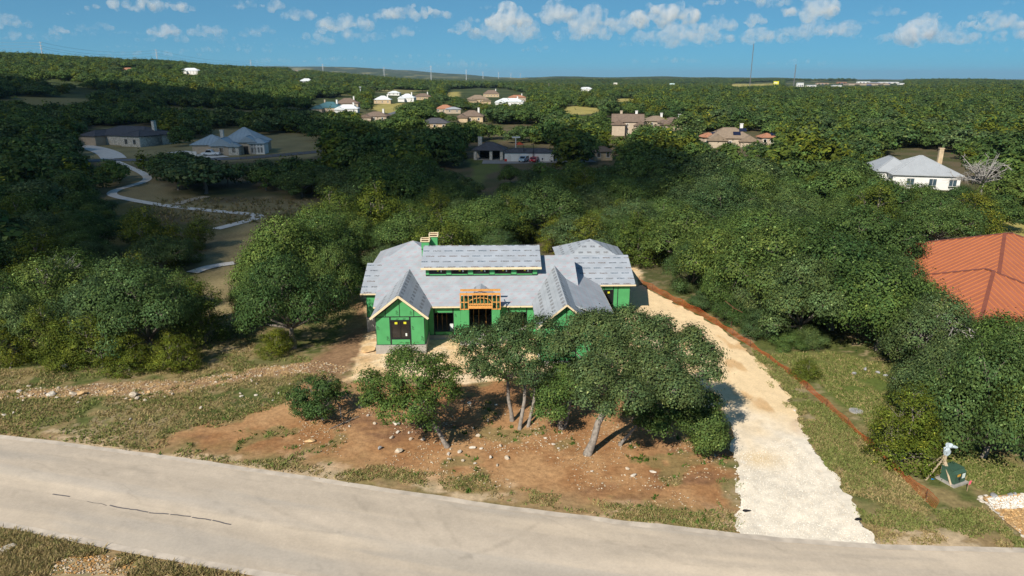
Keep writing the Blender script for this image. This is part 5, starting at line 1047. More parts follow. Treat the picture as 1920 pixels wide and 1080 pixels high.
# ---- orange safety fence
FP = [(1196, 531), (1230, 548), (1270, 570), (1330, 600), (1400, 645), (1460, 685), (1520, 735), (1575, 785), (1640, 845), (1700, 905), (1752, 955)]
fl = smooth_line(np.array([gp(a, b)[:2] for a, b in FP]), 2); s_ = np.concatenate([[0], np.cumsum(np.hypot(*np.diff(fl, axis=0).T))]); fence = empty('safety_fence', (fl[0][0], fl[0][1], 0), 0, 'sagging orange plastic safety fence along the driveway', 'fence')
def fpos(s): return np.array([np.interp(s, s_, fl[:, 0]), np.interp(s, s_, fl[:, 1])])
def ftop(s): return .72 - .25 * float(sstep(.35, .6, s / s_[-1])) - .16 * (1 - math.cos(2 * math.pi * s / 3.1)) / 2 - .3 * float(vnoise(s / 4, 1.3, 3)) * (s / s_[-1] > .3) + (.25 if s > s_[-1] - 3 else 0)
def flean(s): return .25 * (float(vnoise(s / 2.5, 7.7, 5)) - .5) + (.45 * float(sstep(.3, .6, s / s_[-1])) * float(vnoise(s / 5., 3.7, 8)))
M_NET = mat('net_orange', (.48, .095, .026), .6, .2, .6, spec=.3); net = MB(); ns = int(s_[-1] / .115); rows = 7; prev = None; O = fence.location
for k in range(ns + 1):
    s = s_[-1] * k / ns; p = fpos(s); t = fpos(min(s + .05, s_[-1])) - fpos(max(s - .05, 0)); t /= np.hypot(*t) + 1e-9; nr = np.array([-t[1], t[0]]); hh = ftop(s); ln = flean(s); z0 = hz(*p)
    cur = [Vector((p[0] + nr[0] * ln * r / (rows - 1) - O.x, p[1] + nr[1] * ln * r / (rows - 1) - O.y, z0 + .02 + hh * r / (rows - 1) + .02 * math.sin(k * 1.7 + r))) for r in range(rows)]; tv = Vector((t[0], t[1], 0)) * .010
    net.add([cur[0] - tv, cur[0] + tv, cur[-1] + tv, cur[-1] - tv], [(0, 1, 2, 3)])
    if prev:
        for r in range(rows):
            w = Vector((0, 0, .018 if r in (0, rows - 1) else .009)); net.add([prev[r] - w, cur[r] - w, cur[r] + w, prev[r] + w], [(0, 1, 2, 3)])
    prev = cur
net.obj('net', M_NET, fence)
s = .2
while s < s_[-1]:
    p = fpos(s); MB().tube([(p[0] - O.x, p[1] - O.y, -.2), (p[0] - O.x + random.uniform(-.05, .05), p[1] - O.y, ftop(s) + .2)], .022, 5).obj('stake', mat('stake_rust', (.12, .05, .03), .8), fence); s += 3.1
def pole(name, px, py, h, r, m, label, cat, lean=(0, 0)):
    g = gpt(px, py); o = empty(name, g, 0, label, cat); MB().tube([(0, 0, -.2), (lean[0] * .5, lean[1] * .5, h * .5), (lean[0], lean[1], h)], r, 8).obj('shaft', m, o); return o
o = pole('rusty_post', 1371, 612, 2.1, .045, mat('rust', (.14, .06, .035), .8), 'rusty metal post with a slanted rail beside the orange fence', 'post'); MB().beam((0, 0, 2.0), (.95, -.2, 1.55), .05, .05).obj('rail', MATS['rust'], o); MB().beam((0, 0, 2.05), (-.75, .3, 2.6), .05, .05).obj('rail', MATS['rust'], o)
o = pole('marker_stake', 1686, 878, .75, .035, mat('stake_dark', (.05, .05, .055), .7), 'dark stake with yellow cap leaning behind the orange fence', 'stake', (.12, 0)); MB().box(.04, .22, -.05, .05, .68, .8).obj('cap', M_YELLOW, o)
o = pole('marker_stake', 1696, 862, .38, .06, M_WHITEW, 'short white pipe stub near the juniper', 'stake'); MB().tube([(0, 0, .38), (0, 0, .42)], .075, 8).obj('cap', M_WHITEW, o)
o = pole('survey_flag', 1813, 921, .7, .02, mat('flag_stick', (.35, .25, .15), .8), 'pink survey flag on a stick by the transformer', 'flag'); MB().prism([(0, -.01, .42), (.13, -.01, .5), (.15, -.01, .75), (.02, -.01, .68)], (0, .015, 0)).obj('flag', mat('flag_pink', (.65, .10, .16), .6), o)
# ---- transformer and braced meter post
g = gpt(1785, 902); tf = empty('transformer', g, math.radians(24), 'dark green pad-mounted transformer box under the oak', 'transformer'); tf.scale = (.8, .8, .85); M_TG = mat('transformer_green', (.045, .095, .065), .45, .12, 2)
MB().box(-.85, .85, -.75, .8, -.15, .14).obj('pad', M_CONC, tf); mb = MB(); mb.prism([(-.62, -.55, .15), (-.62, .6, .15), (-.62, .6, 1.12), (-.62, -.3, 1.12), (-.62, -.55, .95)], (1.24, 0, 0)); mb.obj('cabinet', M_TG, tf)
MB().prism([(-.66, -.34, 1.125), (.66, -.34, 1.125), (.66, .64, 1.125), (-.66, .64, 1.125)], (0, 0, .05)).obj('lid', M_TG, tf); MB().box(.18, .5, -.575, -.56, .48, .86).obj('notice', M_WHITE, tf); MB().box(-.4, -.05, -.575, -.56, .72, .9).obj('warning_label', mat('label_orange', (.6, .33, .05), .5), tf); MB().box(-.02, .02, -.57, -.552, .2, .95).obj('door_seam', M_FRAME, tf); MB().box(-.2, -.12, -.6, -.552, .45, .6).obj('handle', M_FRAME, tf)
g = gpt(1764, 897); bp = empty('braced_post', g, 0, 'wooden post with four slanting braces and plastic-wrapped meter on top', 'post'); M_WD = mat('weathered_lumber', (.42, .33, .22), .85, .2, 4, .3)
MB().beam((0, 0, -.2), (0, 0, 2.15), .14, .14).obj('post', M_WD, bp)
for x, y_, zt in ((-1.15, -.25, 1.55), (.42, -.75, 1.3), (-.9, .75, 1.7), (.1, -.95, 1.2)): MB().beam((x, y_, -.05), (0.02, 0.02, zt), .10, .05, (0, 1, 0)).obj('brace', M_WD, bp)
M_WRAP = mat('plastic_wrap', (.52, .60, .66), .3, .3, 9, .6, spec=.5)
for k, (c0, sc_) in enumerate([((0, -.05, 1.95), (.24, .2, .42)), ((.08, -.05, 2.38), (.3, .22, .24)), ((.36, -.1, 2.28), (.26, .16, .14))]):
    o = link('wrapping', rock_mesh(70 + k, M_WRAP, 2, 1.0), bp); o.location = c0; o.scale = sc_
o = link('plastic_scrap', rock_mesh(77, mat('scrap_blue', (.02, .25, .6), .5), 1, .4)); g = gpt(1749, 899); o.location = (g.x, g.y, g.z + .04); o.scale = (.16, .1, .1); tag(o, 'bright blue scrap of plastic on the grass by the braced post', 'scrap')
# ---- stone-edged gravel bed at the right edge
BEDW = [(1840, 934), (1905, 928), (1990, 922), (2060, 1010), (1930, 1016), (1888, 982), (1858, 952)]
bw = wpoly(BEDW)
def flat_sheet(name, poly, z, m, label):
    c = MB(); c.add([(a, b, hz(a, b) + z) for a, b in poly], [tuple(range(len(poly)))]); return tag(c.obj(name, m), label, kind='structure')
flat_sheet('gravel_bed', bw, .085, mat('bed_brown_gravel', (.42, .27, .13), .95, .5, 9, .6), 'brown gravel bed edged with white stones')
w2 = wpoly([(1848, 936), (1905, 931), (1990, 926), (1990, 950), (1905, 956), (1862, 958)]); flat_sheet('white_gravel_bed', w2, .10, mat('bed_white_gravel', (.62, .58, .5), .95, .35, 12, .6), 'white gravel band at the back of the bed')
fan('bed_gravel', sample_poly(BEDW, 2600, 31, .05), .055, np.array([(.46, .28, .12), (.55, .36, .17), (.36, .21, .09)]), 'brown gravel filling the stone-edged bed', 32, .09)
fan('white_gravel', sample_poly([(1848, 936), (1905, 931), (1990, 926), (1990, 950), (1905, 956), (1862, 958)], 900, 33, .05), .05, np.array([(.66, .62, .55), (.72, .7, .65)]), 'white gravel at the back of the bed', 34, .11)
for px, py, w, gg in ((1838, 934, 13, 1), (1848, 931, 12, 0), (1862, 932, 20, 1), (1882, 934, 12, 0), (1894, 930, 16, 1), (1903, 929, 14, 1), (1916, 929, 12, 0)): rock(px, py, w, RKG if gg and px != 1838 else RKW, 'weathered stone in the back edging row of the gravel bed', 'back edging stones', name='edging_stone', hs=.8)
for k in range(14):
    t = k / 13; rock(1838 + 92 * t + random.uniform(-2, 2), 938 + 76 * t ** 1.1, random.uniform(10, 15), RKW, 'white limestone in the slanting edging row of the gravel bed', 'front edging stones', name='edging_stone', rz=-.8 + random.uniform(-.3, .3), asp=.6, hs=.6)
# ---- fallen branch, log, boundary rocks on the lawn
g = gpt(640, 795); o = empty('fallen_branch', g, 0, 'thin fallen branch on the soil beside the dark bush', 'branch'); MB().tube([(-.6, -.8, .05), (.2, 0, .1), (1.1, .9, .16)], [.03, .05, .03], 6).obj('stem', M_BARK, o); MB().tube([(.2, 0, .1), (.6, -.15, .3)], [.03, .01], 5).obj('twig', M_BARK, o)
for px, py, w in ((1602, 702, 10), (1622, 694, 11), (1645, 700, 10), (1660, 706, 10), (1676, 712, 11)): rock(px, py, w, RKG, 'grey stone in the ring under the lawn oak', 'stones ringing the lawn oak')
g = gpt(1605, 771); o = empty('manhole', g, 0, 'round grey utility cover set in the lawn', 'cover'); MB().tube([(0, 0, -.05), (0, 0, .06)], .5, 20).obj('rim', M_CONC, o); MB().tube([(0, 0, .06), (0, 0, .075)], .4, 20).obj('lid', M_STONEG, o)
for px, py in ((1400, 960), (1609, 976)):
    g = gpt(px, py); o = link('fabric_scrap', rock_mesh(int(px), mat('fabric_black', (.012, .012, .014), .7), 2, .4)); o.location = (g.x, g.y, g.z + .1); o.scale = (.28, .16, .2); tag(o, 'scrap of black fabric at the %s edge of the white gravel' % ('left' if px < 1500 else 'right'), 'scrap')
# ---- dead trees
def dead(px, py, h, spread, label, seed, m=M_DEAD):
    rd = random.Random(seed); g = gpt(px, py); t = empty('dead_tree', g, 0, label, 'tree'); mb = MB(); mb.tube([(0, 0, -.3), (.1, 0, h * .25), (.2, .1, h * .42)], [.3, .24, .2], 7); top = Vector((.2, .1, h * .42)); b2 = MB()
    for k in range(26):
        a = rd.random() * 6.28; e = Vector((math.cos(a) * spread * rd.uniform(.4, 1), math.sin(a) * spread * rd.uniform(.4, 1), h * rd.uniform(.35, 1))); mid = top.lerp(e, .5) + Vector((rd.uniform(-.5, .5), rd.uniform(-.5, .5), rd.uniform(0, .8))); b2.tube([top, mid, e], [.17, .11, .03], 5, False)
        for _ in range(7):
            s = top.lerp(mid, rd.uniform(.5, 1)) if rd.random() < .4 else mid.lerp(e, rd.random()); q = s + Vector((rd.gauss(0, .8), rd.gauss(0, .8), rd.gauss(.2, .6))); b2.tube([s, s.lerp(q, .5) + Vector((rd.uniform(-.2, .2),) * 3), q], [.07, .05, .02], 4, False)
            for _ in range(3): r2 = q + Vector((rd.gauss(0, .4), rd.gauss(0, .4), rd.gauss(0, .4))); b2.tube([s.lerp(q, .6), r2], [.035, .012], 3, False)
    mb.obj('trunk', m, t, smooth=True); b2.obj('branches', m, t); return t
dead(1835, 380, 9.5, 6.0, 'large leafless grey tree right of the grey-roofed house', 4); dead(128, 598, 6.4, 2.2, 'bare grey tree among the left junipers', 6); dead(1735, 700, 5.5, 2.2, 'bare grey branches poking out below the rust-red roof', 9)

# ------------------------------------------------------------------ vehicles, lamps and the far distance
def car(px, py, rz, L_, body, label, kind='suv', ztop=1.65):
    g = gpt(px, py); o = empty('parked_' + kind, (g.x, g.y, g.z + .15), rz, label, kind if kind != 'suv' else 'car'); m = mat('paint_%s' % body[0], body[1], .3, .03, 1, spec=.5); W_ = 1.85; k = L_ / 2
    prof = [(-k, .42), (-k, .95), (-k * .62, 1.02), (-k * .35, ztop), (k * .35 if kind == 'pickup' else k * .85, ztop) if kind != 'pickup' else (k * .12, ztop), (k * .30, 1.08) if kind == 'pickup' else (k * .97, 1.05), (k, 1.05) if kind == 'pickup' else (k, .95), (k, .42)]
    MB().prism([(x, -W_ / 2, z) for x, z in prof], (0, W_, 0)).obj('body', m, o)
    gl = [(-k * .56, 1.06), (-k * .36, ztop - .08), (k * .08 if kind == 'pickup' else k * .78, ztop - .08), (k * .22 if kind == 'pickup' else k * .88, 1.08)]
    for s in (-1, 1): MB().prism([(x, s * (W_ / 2 + .012), z) for x, z in gl], (0, -s * .02, 0)).obj('side_window', M_GLASS, o)
    f = [(-k * .60, 1.04), (-k * .36, ztop - .04)]; MB().prism([(f[0][0] - .02, -.8, f[0][1]), (f[0][0] - .02, .8, f[0][1]), (f[1][0] - .02, .7, f[1][1]), (f[1][0] - .02, -.7, f[1][1])], (-.015, 0, .01)).obj('windscreen', M_GLASS, o)
    for x in (-k * .62, k * .62):
        for s in (-1, 1):
            wh = MB().tube([(x, s * (W_ / 2 - .18), .33), (x, s * (W_ / 2 + .03), .33)], .36, 14).obj('wheel', M_FRAME, o); MB().tube([(x, s * (W_ / 2 + .03), .33), (x, s * (W_ / 2 + .04), .33)], .2, 10).obj('rim', M_GMETAL, wh)
    for s in (-.6, .6): MB().box(-k - .02, -k + .01, s - .18, s + .18, .72, .88).obj('headlight', M_WHITE, o); MB().box(k - .01, k + .02, s - .15, s + .15, .72, .9).obj('tail_light', mat('tail_red', (.3, .01, .01), .4), o)
    return o
car(396, 292.5, .05, 5.6, ('white', (.66, .70, .74)), 'white pickup truck on the drive of the blue-grey-roofed house', 'pickup', 1.85)
car(121, 270, -.1, 5.6, ('maroon', (.10, .012, .012)), 'dark red pickup truck at the stone house', 'pickup', 1.85)
car(638, 281.5, .1, 4.8, ('white', (.66, .70, .74)), 'white car on the street beyond the dark grove', 'suv')
car(982, 304, 1.2, 4.4, ('silver_blue', (.30, .42, .52)), 'pale blue car in front of the white block building'); car(1001, 304.5, 1.3, 4.3, ('red', (.42, .02, .03)), 'red car in front of the white block building', 'suv', 1.4)
car(1027, 302, .4, 4.7, ('navy', (.03, .06, .10)), 'dark blue car right of the white block building'); car(1082, 300, 1.0, 5.2, ('blue', (.05, .16, .30)), 'blue pickup truck under the parking-lot oaks', 'pickup', 1.9); car(1096, 299, 1.2, 4.6, ('black', (.02, .025, .03)), 'black car right of the blue pickup truck')
def lamp(px, py, h, label):
    g = gpt(px, py); o = empty('lamp_post', g, 0, label, 'lamp post'); MB().tube([(0, 0, -.3), (0, 0, h)], [.11, .08], 8).obj('pole', M_FRAME, o); MB().box(-.7, .1, -.12, .12, h - .05, h + .1).obj('lamp_head', M_FRAME, o)
lamp(982, 303, 4.6, 'black lamp post in front of the left half of the white building'); lamp(1000, 303.5, 5.0, 'black lamp post in front of the right half of the white building')
g = gpt(967, 292); o = empty('sports_pole', g, 0, 'white pole with crossbar behind the white block building', 'pole'); MB().tube([(0, 0, 0), (0, 0, 6.0)], .16, 8).obj('pole', M_WHITEW, o); MB().box(-1.2, 1.4, -.15, .15, 5.6, 6.0).obj('crossbar', M_WHITEW, o)
g = gpt(973.5, 291); o = empty('parasol', g, 0, 'orange-red parasol behind the white block building', 'parasol'); MB().tube([(0, 0, 0), (0, 0, 4.0)], .05, 6).obj('pole', M_WHITEW, o)
c = MB(); n = 8; c.add([(1.6 * math.cos(2 * math.pi * i / n), 1.6 * math.sin(2 * math.pi * i / n), 3.4) for i in range(n)] + [(0, 0, 4.3)] + [(0, 0, 4.15)], [(i, (i + 1) % n, n) for i in range(n)] + [((i + 1) % n, i, n + 1) for i in range(n)]); c.obj('canopy', mat('parasol_red', (.62, .09, .03), .7), o)
# roadside guard rail by the shaded street
gr = empty('guard_rail', gpt(520, 294), 0, 'low dark rail fence along the street right of the blue-grey-roofed house', 'fence'); O = gr.location
prev = None
for k in range(17):
    p = gpt(450 + 12 * k, 300 - 1.05 * k if k < 12 else 300 - 1.05 * k) - O; MB().box(p.x - .08, p.x + .08, p.y - .08, p.y + .08, p.z - .2, p.z + 1.0).obj('post', M_BARK, gr)
    if prev is not None:
        for z in (.45, .85): MB().beam(prev + Vector((0, 0, z)), p + Vector((0, 0, z)), .06, .14).obj('rail', M_BARK, gr)
    prev = p
# power line on the hills
M_STEEL = mat('steel_pale', (.46, .48, .50), .5, .05, .2); M_WIRE = mat('wire_grey', (.20, .21, .22), .5, .05, .2)
PY = [(125, 122, 118, 84), (328, 131, 323, 97), (494, 139, 491, 115), (622, 145, 619, 122), (731, 148, 729, 127), (815, 146, 814, 125), (878, 146, 878, 132), (908, 146, 908, 135), (936, 146, 936, 136), (958, 146, 958, 137), (975, 146, 975, 138)]
HT = 38.; ARM = []
WORDS = ['tallest', 'second', 'third', 'fourth', 'fifth', 'sixth', 'seventh', 'eighth', 'ninth', 'tenth', 'farthest']
for k, (bx, by, tx, ty) in enumerate(PY):
    dist = HT * F / math.hypot(tx - bx, ty - by); X = (bx - 960) / F * dist; Y = dist; z = hz(X, Y); zt = H + (145 - ty) / F * dist; hh = max(zt - z, 20.)
    o = empty('power_pylon', (X, Y, z), math.radians(-25), '%s steel power pylon of the line, counted from the left' % WORDS[k], 'pylon', 'pylons of the power line'); kk = min(max(.8, dist / 2200), 1.5); MB().tube([(0, 0, -2), (0, 0, hh)], [1.35 * kk, .6 * kk], 8).obj('mast', M_STEEL, o); tips = []
    for j, zz in enumerate((hh - 2.5, hh - 7.5, hh - 12.5)):
        for s in (-1, 1): MB().beam((0, 0, zz), (s * 4.2, 0, zz + .9), 0.55 * kk, .55 * kk).obj('crossarm', M_STEEL, o)
        tips.append(o.location + Matrix.Rotation(math.radians(-25), 3, 'Z') @ Vector((-4.2 if j % 2 else 4.2, 0, zz + .5)))
    ARM.append(tips)
left_tips = [t + Vector((-420, -160, 22)) for t in ARM[0]]
for k in range(-1, 5):
    A_, B_ = (left_tips if k < 0 else ARM[k]), ARM[k + 1]; w = empty('power_line', A_[0], 0, 'three sagging wires %s' % ('leading left out of the picture from the tallest pylon' if k < 0 else 'between the %s and the %s pylon' % (WORDS[k], WORDS[k + 1])), 'wire', 'wires of the power line')
    for a_, b_ in zip(A_, B_): MB().tube([a_.lerp(b_, t) - Vector((0, 0, 9 * 4 * t * (1 - t))) - A_[0] for t in np.linspace(0, 1, 13)], .16, 3, False).obj('wire', M_WIRE, w)
def mast(bx, by, ty, dist, w, label):
    X = (bx - 960) / F * dist; z = hz(X, dist); hh = H + (145 - ty) / F * dist - z; o = empty('radio_mast', (X, dist, z), .3, label, 'mast'); mb = MB(); n = int(hh / (w * 2.2))
    C3 = [(w * math.cos(a), w * math.sin(a)) for a in (0, 2.09, 4.19)]
    for k, (x_, y_) in enumerate(C3): MB().beam((x_, y_, -2), (x_, y_, hh), .45, .45, (0, 1, 0)).obj('leg', mat('mast_grey', (.22, .20, .20), .6), o)
    for k in range(n):
        for j in range(3): a_, b_ = C3[j], C3[(j + 1) % 3]; mb.beam((*a_, hh * k / n), (*b_, hh * (k + 1) / n), .3, .3, (0, 1, 0))
    tag(mb.obj('bracing', MATS['mast_grey'], o), kind='stuff')
mast(1388, 145, 88, 2300, 1.1, 'tall thin lattice radio mast right of centre'); mast(1467, 150, 123, 2300, 1.4, 'shorter lattice mast near the white commercial buildings')
def utility(px, py, top, label, r=.35, m=M_STEEL):
    g = gpt(px, py); zc = proj(*g)[2]; h = (py - top) * zc / F; o = empty('utility_pole', g, 0, label, 'pole'); MB().tube([(0, 0, -1), (0, 0, h)], [r, r * .7], 7).obj('shaft', m, o); MB().box(-1.2, 1.2, -.1, .1, h - .8, h - .5).obj('crossarm', m, o)
utility(677, 190, 163, 'tall pale utility pole left of the yellow field', .45); utility(1029, 172, 157, 'wooden utility pole behind the long white house', .5, M_BARKP); utility(1048, 170, 158, 'second wooden utility pole right of the first', .5, M_BARKP)
def billboard(px, py, w, h, col, label, ztop):
    dist = 1900.; X = (px - 960) / F * dist; z = hz(X, dist); zc_ = H + (145 - py) / F * dist; o = empty('billboard', (X, dist, z), 0, label, 'billboard'); c = zc_ - z
    MB().box(-w / 2, w / 2, -.3, .3, c - h / 2, c + h / 2).obj('panel', mat('board_' + label[:9].replace(' ', '_'), col, .6, .03), o)
    for s in (-.3, .3): MB().beam((w * s, .4, -2), (w * s, .4, c), .6, .6, (0, 1, 0)).obj('post', M_STEEL, o)
    MB().box(-w * .4, w * .2, -.34, -.31, c - h * .15, c + h * .15).obj('print', M_WHITEW if 'yellow' in label else M_BSH, o)
billboard(1021, 161, 8, 5, (.75, .55, .05), 'small yellow billboard above the long white house', 0); billboard(1146, 157, 10, 8, (.72, .70, .60), 'white billboard left of centre-right horizon', 0); billboard(1248, 158, 13, 8, (.55, .72, .72), 'pale teal-white billboard near the horizon', 0); billboard(1435, 154.5, 14, 8, (.75, .68, .05), 'bright yellow billboard near the tall mast', 0)
M_BRK = mat('brown_pile', (.30, .17, .11), .9, .2, .1); M_NAVY = mat('navy_wall', (.06, .08, .22), .6, .1, .1)
for k, (x0, x1, y0, y1, dist, wm, rm, lab) in enumerate([(1474, 1485, 154.5, 160, 2150, M_WHITEW, M_WR, 'white tank-like building at the left of the commercial strip'), (1490, 1508, 158, 162, 2100, M_WHITEW, M_GMETAL, 'low white commercial building second from the left'), (1537, 1554, 158.5, 165, 2000, M_WHITEW, M_WR, 'white commercial building with a dark front'), (1508, 1530, 156, 159, 2400, M_CREAM, M_CLAY, 'cream building behind the low white one'),
    (1582, 1604, 152, 156, 2500, M_WHITEW, M_WR, 'long white-roofed warehouse on the horizon strip'), (1603, 1622, 154, 157.5, 2450, M_NAVY, M_WR, 'navy-fronted warehouse between two white ones'), (1622, 1656, 154, 158, 2450, M_WHITEW, M_WR, 'long white warehouse right of the navy one'), (1658, 1690, 155, 162, 2200, M_WHITEW, M_WR, 'white warehouse at the right end of the commercial strip'), (1566, 1640, 158, 162, 2200, M_CREAM, M_TSH, 'long tan building in front of the warehouses'), (1545, 1562, 153, 157, 2480, M_BRK, M_CLAY, 'brick-brown building between the white ones'), (1198, 1216, 163, 171, 1500, M_CREAM, M_TEAL, 'green-roofed long shed left of the masts')]):
    w = (x1 - x0) / F * dist; X = ((x0 + x1) / 2 - 960) / F * dist; z = hz(X, dist); zt = H + (145 - y0) / F * dist; zb_ = H + (145 - y1) / F * dist; b0 = min(z - 1, zb_ - 6)
    o = empty('commercial_building', (X, dist, z), 0, lab, 'building', 'commercial strip'); ez_ = max(zt - z - w * .02, 4); dp = max(12, w * .3)
    hipblock(o, 0, dp / 2, w, dp, ez_, .12, rm, gable=(1, 1), wall=wm, wz0=b0 - z, ov=.6, ridge=False)
    for j in range(3): xx = -w * .35 + j * w * .28; MB().box(xx, xx + w * .12, -.25, -.02, 0, ez_ * .6).obj('opening', M_NAVY if j == 1 else M_GLASS, o)

# ------------------------------------------------------------------ clouds and air
def volmat(name, col, dens, aniso=0., wisp=0.):
    m = bpy.data.materials.new(name); m.use_nodes = True; t = m.node_tree; t.nodes.remove(t.nodes['Principled BSDF']); v = nn(t, 'ShaderNodeVolumePrincipled')
    v.inputs['Color'].default_value = (*col, 1); v.inputs['Density'].default_value = dens; v.inputs['Anisotropy'].default_value = aniso; t.links.new(v.outputs[0], t.nodes['Material Output'].inputs['Volume'])
    if wisp:    # uneven density: torn, feathery edges
        tc = nn(t, 'ShaderNodeTexCoord'); no = nn(t, 'ShaderNodeTexNoise'); no.inputs['Scale'].default_value = wisp; no.inputs['Detail'].default_value = 4; no.inputs['Roughness'].default_value = .65; t.links.new(tc.outputs['Object'], no.inputs['Vector'])
        mr = nn(t, 'ShaderNodeMapRange'); mr.inputs[1].default_value = .42; mr.inputs[2].default_value = .68; mr.inputs[3].default_value = 0; mr.inputs[4].default_value = dens * 2.4; t.links.new(no.outputs[0], mr.inputs[0]); t.links.new(mr.outputs[0], v.inputs['Density'])
    return m
def puffs(balls, seed, voxel, disp):
    """union of balls, remeshed and roughened: one closed billowing skin"""
    import bmesh
    bm = bmesh.new()
    for (x_, y_, z_, r_, f_) in balls: bmesh.ops.create_icosphere(bm, subdivisions=3, radius=1, matrix=Matrix.Translation((x_, y_, z_)) @ Matrix.Diagonal((r_, r_, r_ * f_, 1)))
    me = bpy.data.meshes.new('cloud'); bm.to_mesh(me); bm.free(); o = bpy.data.objects.new('cloud', me); C.objects.link(o)
    md = o.modifiers.new('r', 'REMESH'); md.mode = 'VOXEL'; md.voxel_size = voxel
    tx = bpy.data.textures.new('billow', 'CLOUDS'); tx.noise_scale = voxel * 7; tx.noise_depth = 4
    m2 = o.modifiers.new('d', 'DISPLACE'); m2.texture = tx; m2.texture_coords = 'GLOBAL'; m2.strength = disp; m2.mid_level = .45
    dg = bpy.context.evaluated_depsgraph_get(); n = bpy.data.meshes.new_from_object(o.evaluated_get(dg)); bpy.data.objects.remove(o); n.name = 'cloud'; return n
CLOUDS = [(230, 392, 2, 32, 1.0), (20, 112, 30, 60, .55), (470, 528, 12, 28, .7), (533, 562, 4, 30, .8), (318, 375, 46, 72, .6), (392, 452, 46, 72, .5), (560, 618, 20, 45, .7), (618, 712, 18, 62, .7), (612, 652, 50, 68, .6), (716, 856, 16, 45, .8), (745, 784, 50, 74, .5), (500, 540, 52, 70, .4),
 (848, 900, 40, 70, .6), (915, 985, 6, 56, .8), (1000, 1066, 2, 46, 1.), (1062, 1140, 8, 60, .7), (1135, 1190, 20, 62, .6), (1172, 1290, -4, 50, .9), (1302, 1440, -2, 24, .8), (1290, 1352, 28, 64, .7), (1368, 1402, 26, 56, .8), (1440, 1534, -4, 40, .9), (1486, 1520, 50, 72, .6), (1582, 1650, 20, 40, .5), (1645, 1700, 24, 78, .7), (1752, 1856, 24, 62, .7), (1860, 1925, 20, 60, .6), (190, 216, 52, 66, .4), (1715, 1730, 48, 62, .4), (960, 1000, 45, 66, .5)]
_rc = random.Random(11)
CLOUDS += [(890, 1010, 18, 78, .5), (1030, 1130, 30, 76, .5), (1180, 1330, 34, 82, .5), (1330, 1450, 44, 84, .5), (1430, 1570, 26, 74, .5), (1600, 1750, 40, 84, .5), (1760, 1900, 50, 80, .5), (600, 740, 50, 80, .3), (300, 470, 60, 84, .3), (0, 150, 55, 78, .3)]
for _k in range(34):
    _x = -30 + 58 * _k + _rc.uniform(-25, 25); _w = _rc.uniform(60, 190); _y = _rc.uniform(58, 112); _h = _rc.uniform(7, 20); CLOUDS.append((_x, _x + _w, _y, _y + _h, .3))
for _k in range(26):
    _x = _rc.uniform(0, 1900); _w = _rc.uniform(18, 52); _y = _rc.uniform(0, 70); CLOUDS.append((_x, _x + _w, _y, _y + _w * _rc.uniform(.25, .55), _rc.choice([.3, .5, .7])))
CM = [volmat('cloud_mass_%d' % k, (1, 1, 1), dn, wisp=.0042) for k, dn in enumerate((.0006, .0008, .0014, .0022))]
for k, (x0, x1, y0, y1, dn) in enumerate(CLOUDS):
    el = (145 - y1) / F; x0, x1 = (x0 + x1) / 2 - (x1 - x0) * .58, (x0 + x1) / 2 + (x1 - x0) * .58; dist = min(1350 / max(el, .01), 24000) * 1.0; s = dist / F; X = ((x0 + x1) / 2 - 960) * s; zb_ = H + (145 - y1) * s; w = (x1 - x0) * s; h = (y1 - y0) * s; rd = random.Random(k + 3); balls = []
    nb = int(10 + 16 * min(1, w / h / 4))
    for j in range(nb):
        u = rd.uniform(-.5, .5); r0 = rd.choice([.1, .14, .18, .26, .32]) * rd.uniform(.8, 1.2) * h * (1.2 - abs(u)); hmax = (h - r0) * (1 - (2 * abs(u)) ** 2.2) * rd.uniform(.55, 1)
        balls.append((u * (w - 2 * r0), rd.uniform(-.2, .2) * w, r0 * .5 + max(0, hmax - r0) * rd.random() ** .6, r0, .9))
    for j in range(4): balls.append(((-.36 + .24 * j) * w, rd.uniform(-.1, .1) * w, h * .14, h * rd.uniform(.2, .28), .55))
    me = puffs(balls, k, h * (.075 if k < 30 else .11), h * .6); me.materials.append(CM[0 if dn < .4 else (1 if dn < .6 else (2 if dn < .8 else 3))]); o = link('cloud', me); o.location = (X, dist, zb_)
    row_ = 'upper' if (y0 + y1) / 2 < 31 else 'lower'; same = sorted(c[0] + c[1] for c in CLOUDS if ('upper' if (c[2] + c[3]) / 2 < 31 else 'lower') == row_)
    tag(o, '%s cumulus cloud, number %d from the left in the %s row of clouds' % ('broad' if x1 - x0 > 90 else 'small', int(np.argmin(np.abs(np.array(same) - x0 - x1))) + 1, row_), 'cloud', 'cumulus clouds, %s row' % row_)
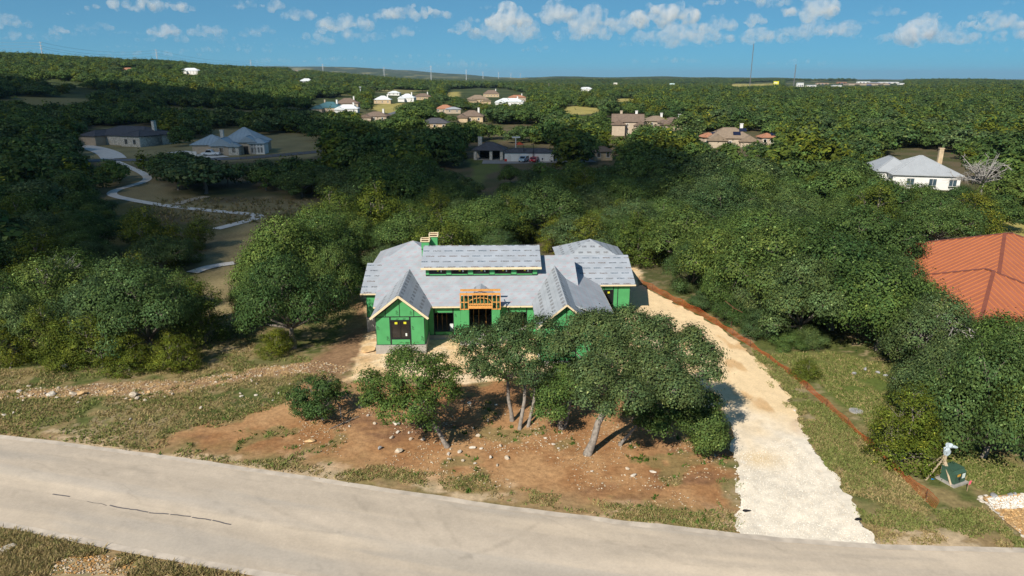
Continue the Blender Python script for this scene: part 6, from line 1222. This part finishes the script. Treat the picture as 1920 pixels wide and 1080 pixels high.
# the cloud bank behind the viewpoint whose shade lies over the left hill and the middle woods
SH = [(-700, 700), (-60, 640), (120, 600), (300, 562), (415, 535), (436, 478), (500, 440), (560, 416), (700, 402), (880, 404), (1010, 408), (1180, 416), (1330, 424), (1380, 350), (1240, 300), (1150, 292), (1090, 284), (1000, 282), (900, 276), (830, 262), (700, 268), (640, 250), (612, 200), (590, 186), (470, 172), (300, 158), (120, 144), (0, 138), (-700, 134)]
shp = np.array([gpt(a, b + (14 if b < 260 else 0))[:2] for a, b in SH]); ALT = 1000.; back = SD * (ALT / -SD.z); balls = []; rg = np.random.default_rng(5)
gx, gy = np.meshgrid(np.arange(shp[:, 0].min(), shp[:, 0].max(), 11.), np.arange(shp[:, 1].min(), shp[:, 1].max(), 11.)); gx = gx.ravel() + rg.uniform(-4, 4, gx.size); gy = gy.ravel() + rg.uniform(-4, 4, gx.size)
sd = sdf(shp, gx, gy); ok = sd > 6; gx, gy, sd = gx[ok], gy[ok], sd[ok]; 
use = []
cov = np.zeros(len(gx), bool)
for i in np.argsort(-sd):
    if cov[i]: continue
    r = min(sd[i] * .95, 60.); use.append((gx[i], gy[i], r)); cov |= np.hypot(gx - gx[i], gy - gy[i]) < r * .6
cx0 = np.mean([u[0] for u in use]); cy0 = np.mean([u[1] for u in use])
import bmesh
bm = bmesh.new()
for (a_, b_, r) in use: bmesh.ops.create_icosphere(bm, subdivisions=2, radius=1, matrix=Matrix.Translation((a_ - cx0, b_ - cy0, random.uniform(-6, 6))) @ Matrix.Diagonal((r, r, min(r, 26), 1)))
me = bpy.data.meshes.new('cloud'); bm.to_mesh(me); bm.free(); o = link('cloud', me); o.location = (cx0 - back.x, cy0 - back.y, ALT)
rm_ = o.modifiers.new('skin', 'REMESH'); rm_.mode = 'VOXEL'; rm_.voxel_size = 7.
m_ = mat('cloud_underside', (.85, .85, .85), 1., .03, .01); t_ = m_.node_tree; tp = nn(t_, 'ShaderNodeBsdfTransparent'); mx_ = nn(t_, 'ShaderNodeMixShader'); mx_.inputs[0].default_value = .36   # a thin cloud: some sun comes through
t_.links.new(t_.nodes['Principled BSDF'].outputs[0], mx_.inputs[1]); t_.links.new(tp.outputs[0], mx_.inputs[2]); t_.links.new(mx_.outputs[0], t_.nodes['Material Output'].inputs[0]); me.materials.append(m_)
tag(o, 'broad cloud bank overhead that shades the left hill and middle woods', 'cloud'); print('shade puffs', len(use))
HAZE = True
if HAZE:
    hb = MB().box(-27000, 27000, -27000, 27000, -130, 230).obj('haze', volmat('haze_air', (.50, .72, 1.0), 4e-5, .2)); tag(hb, 'thin blue summer haze over the far land', kind='stuff')
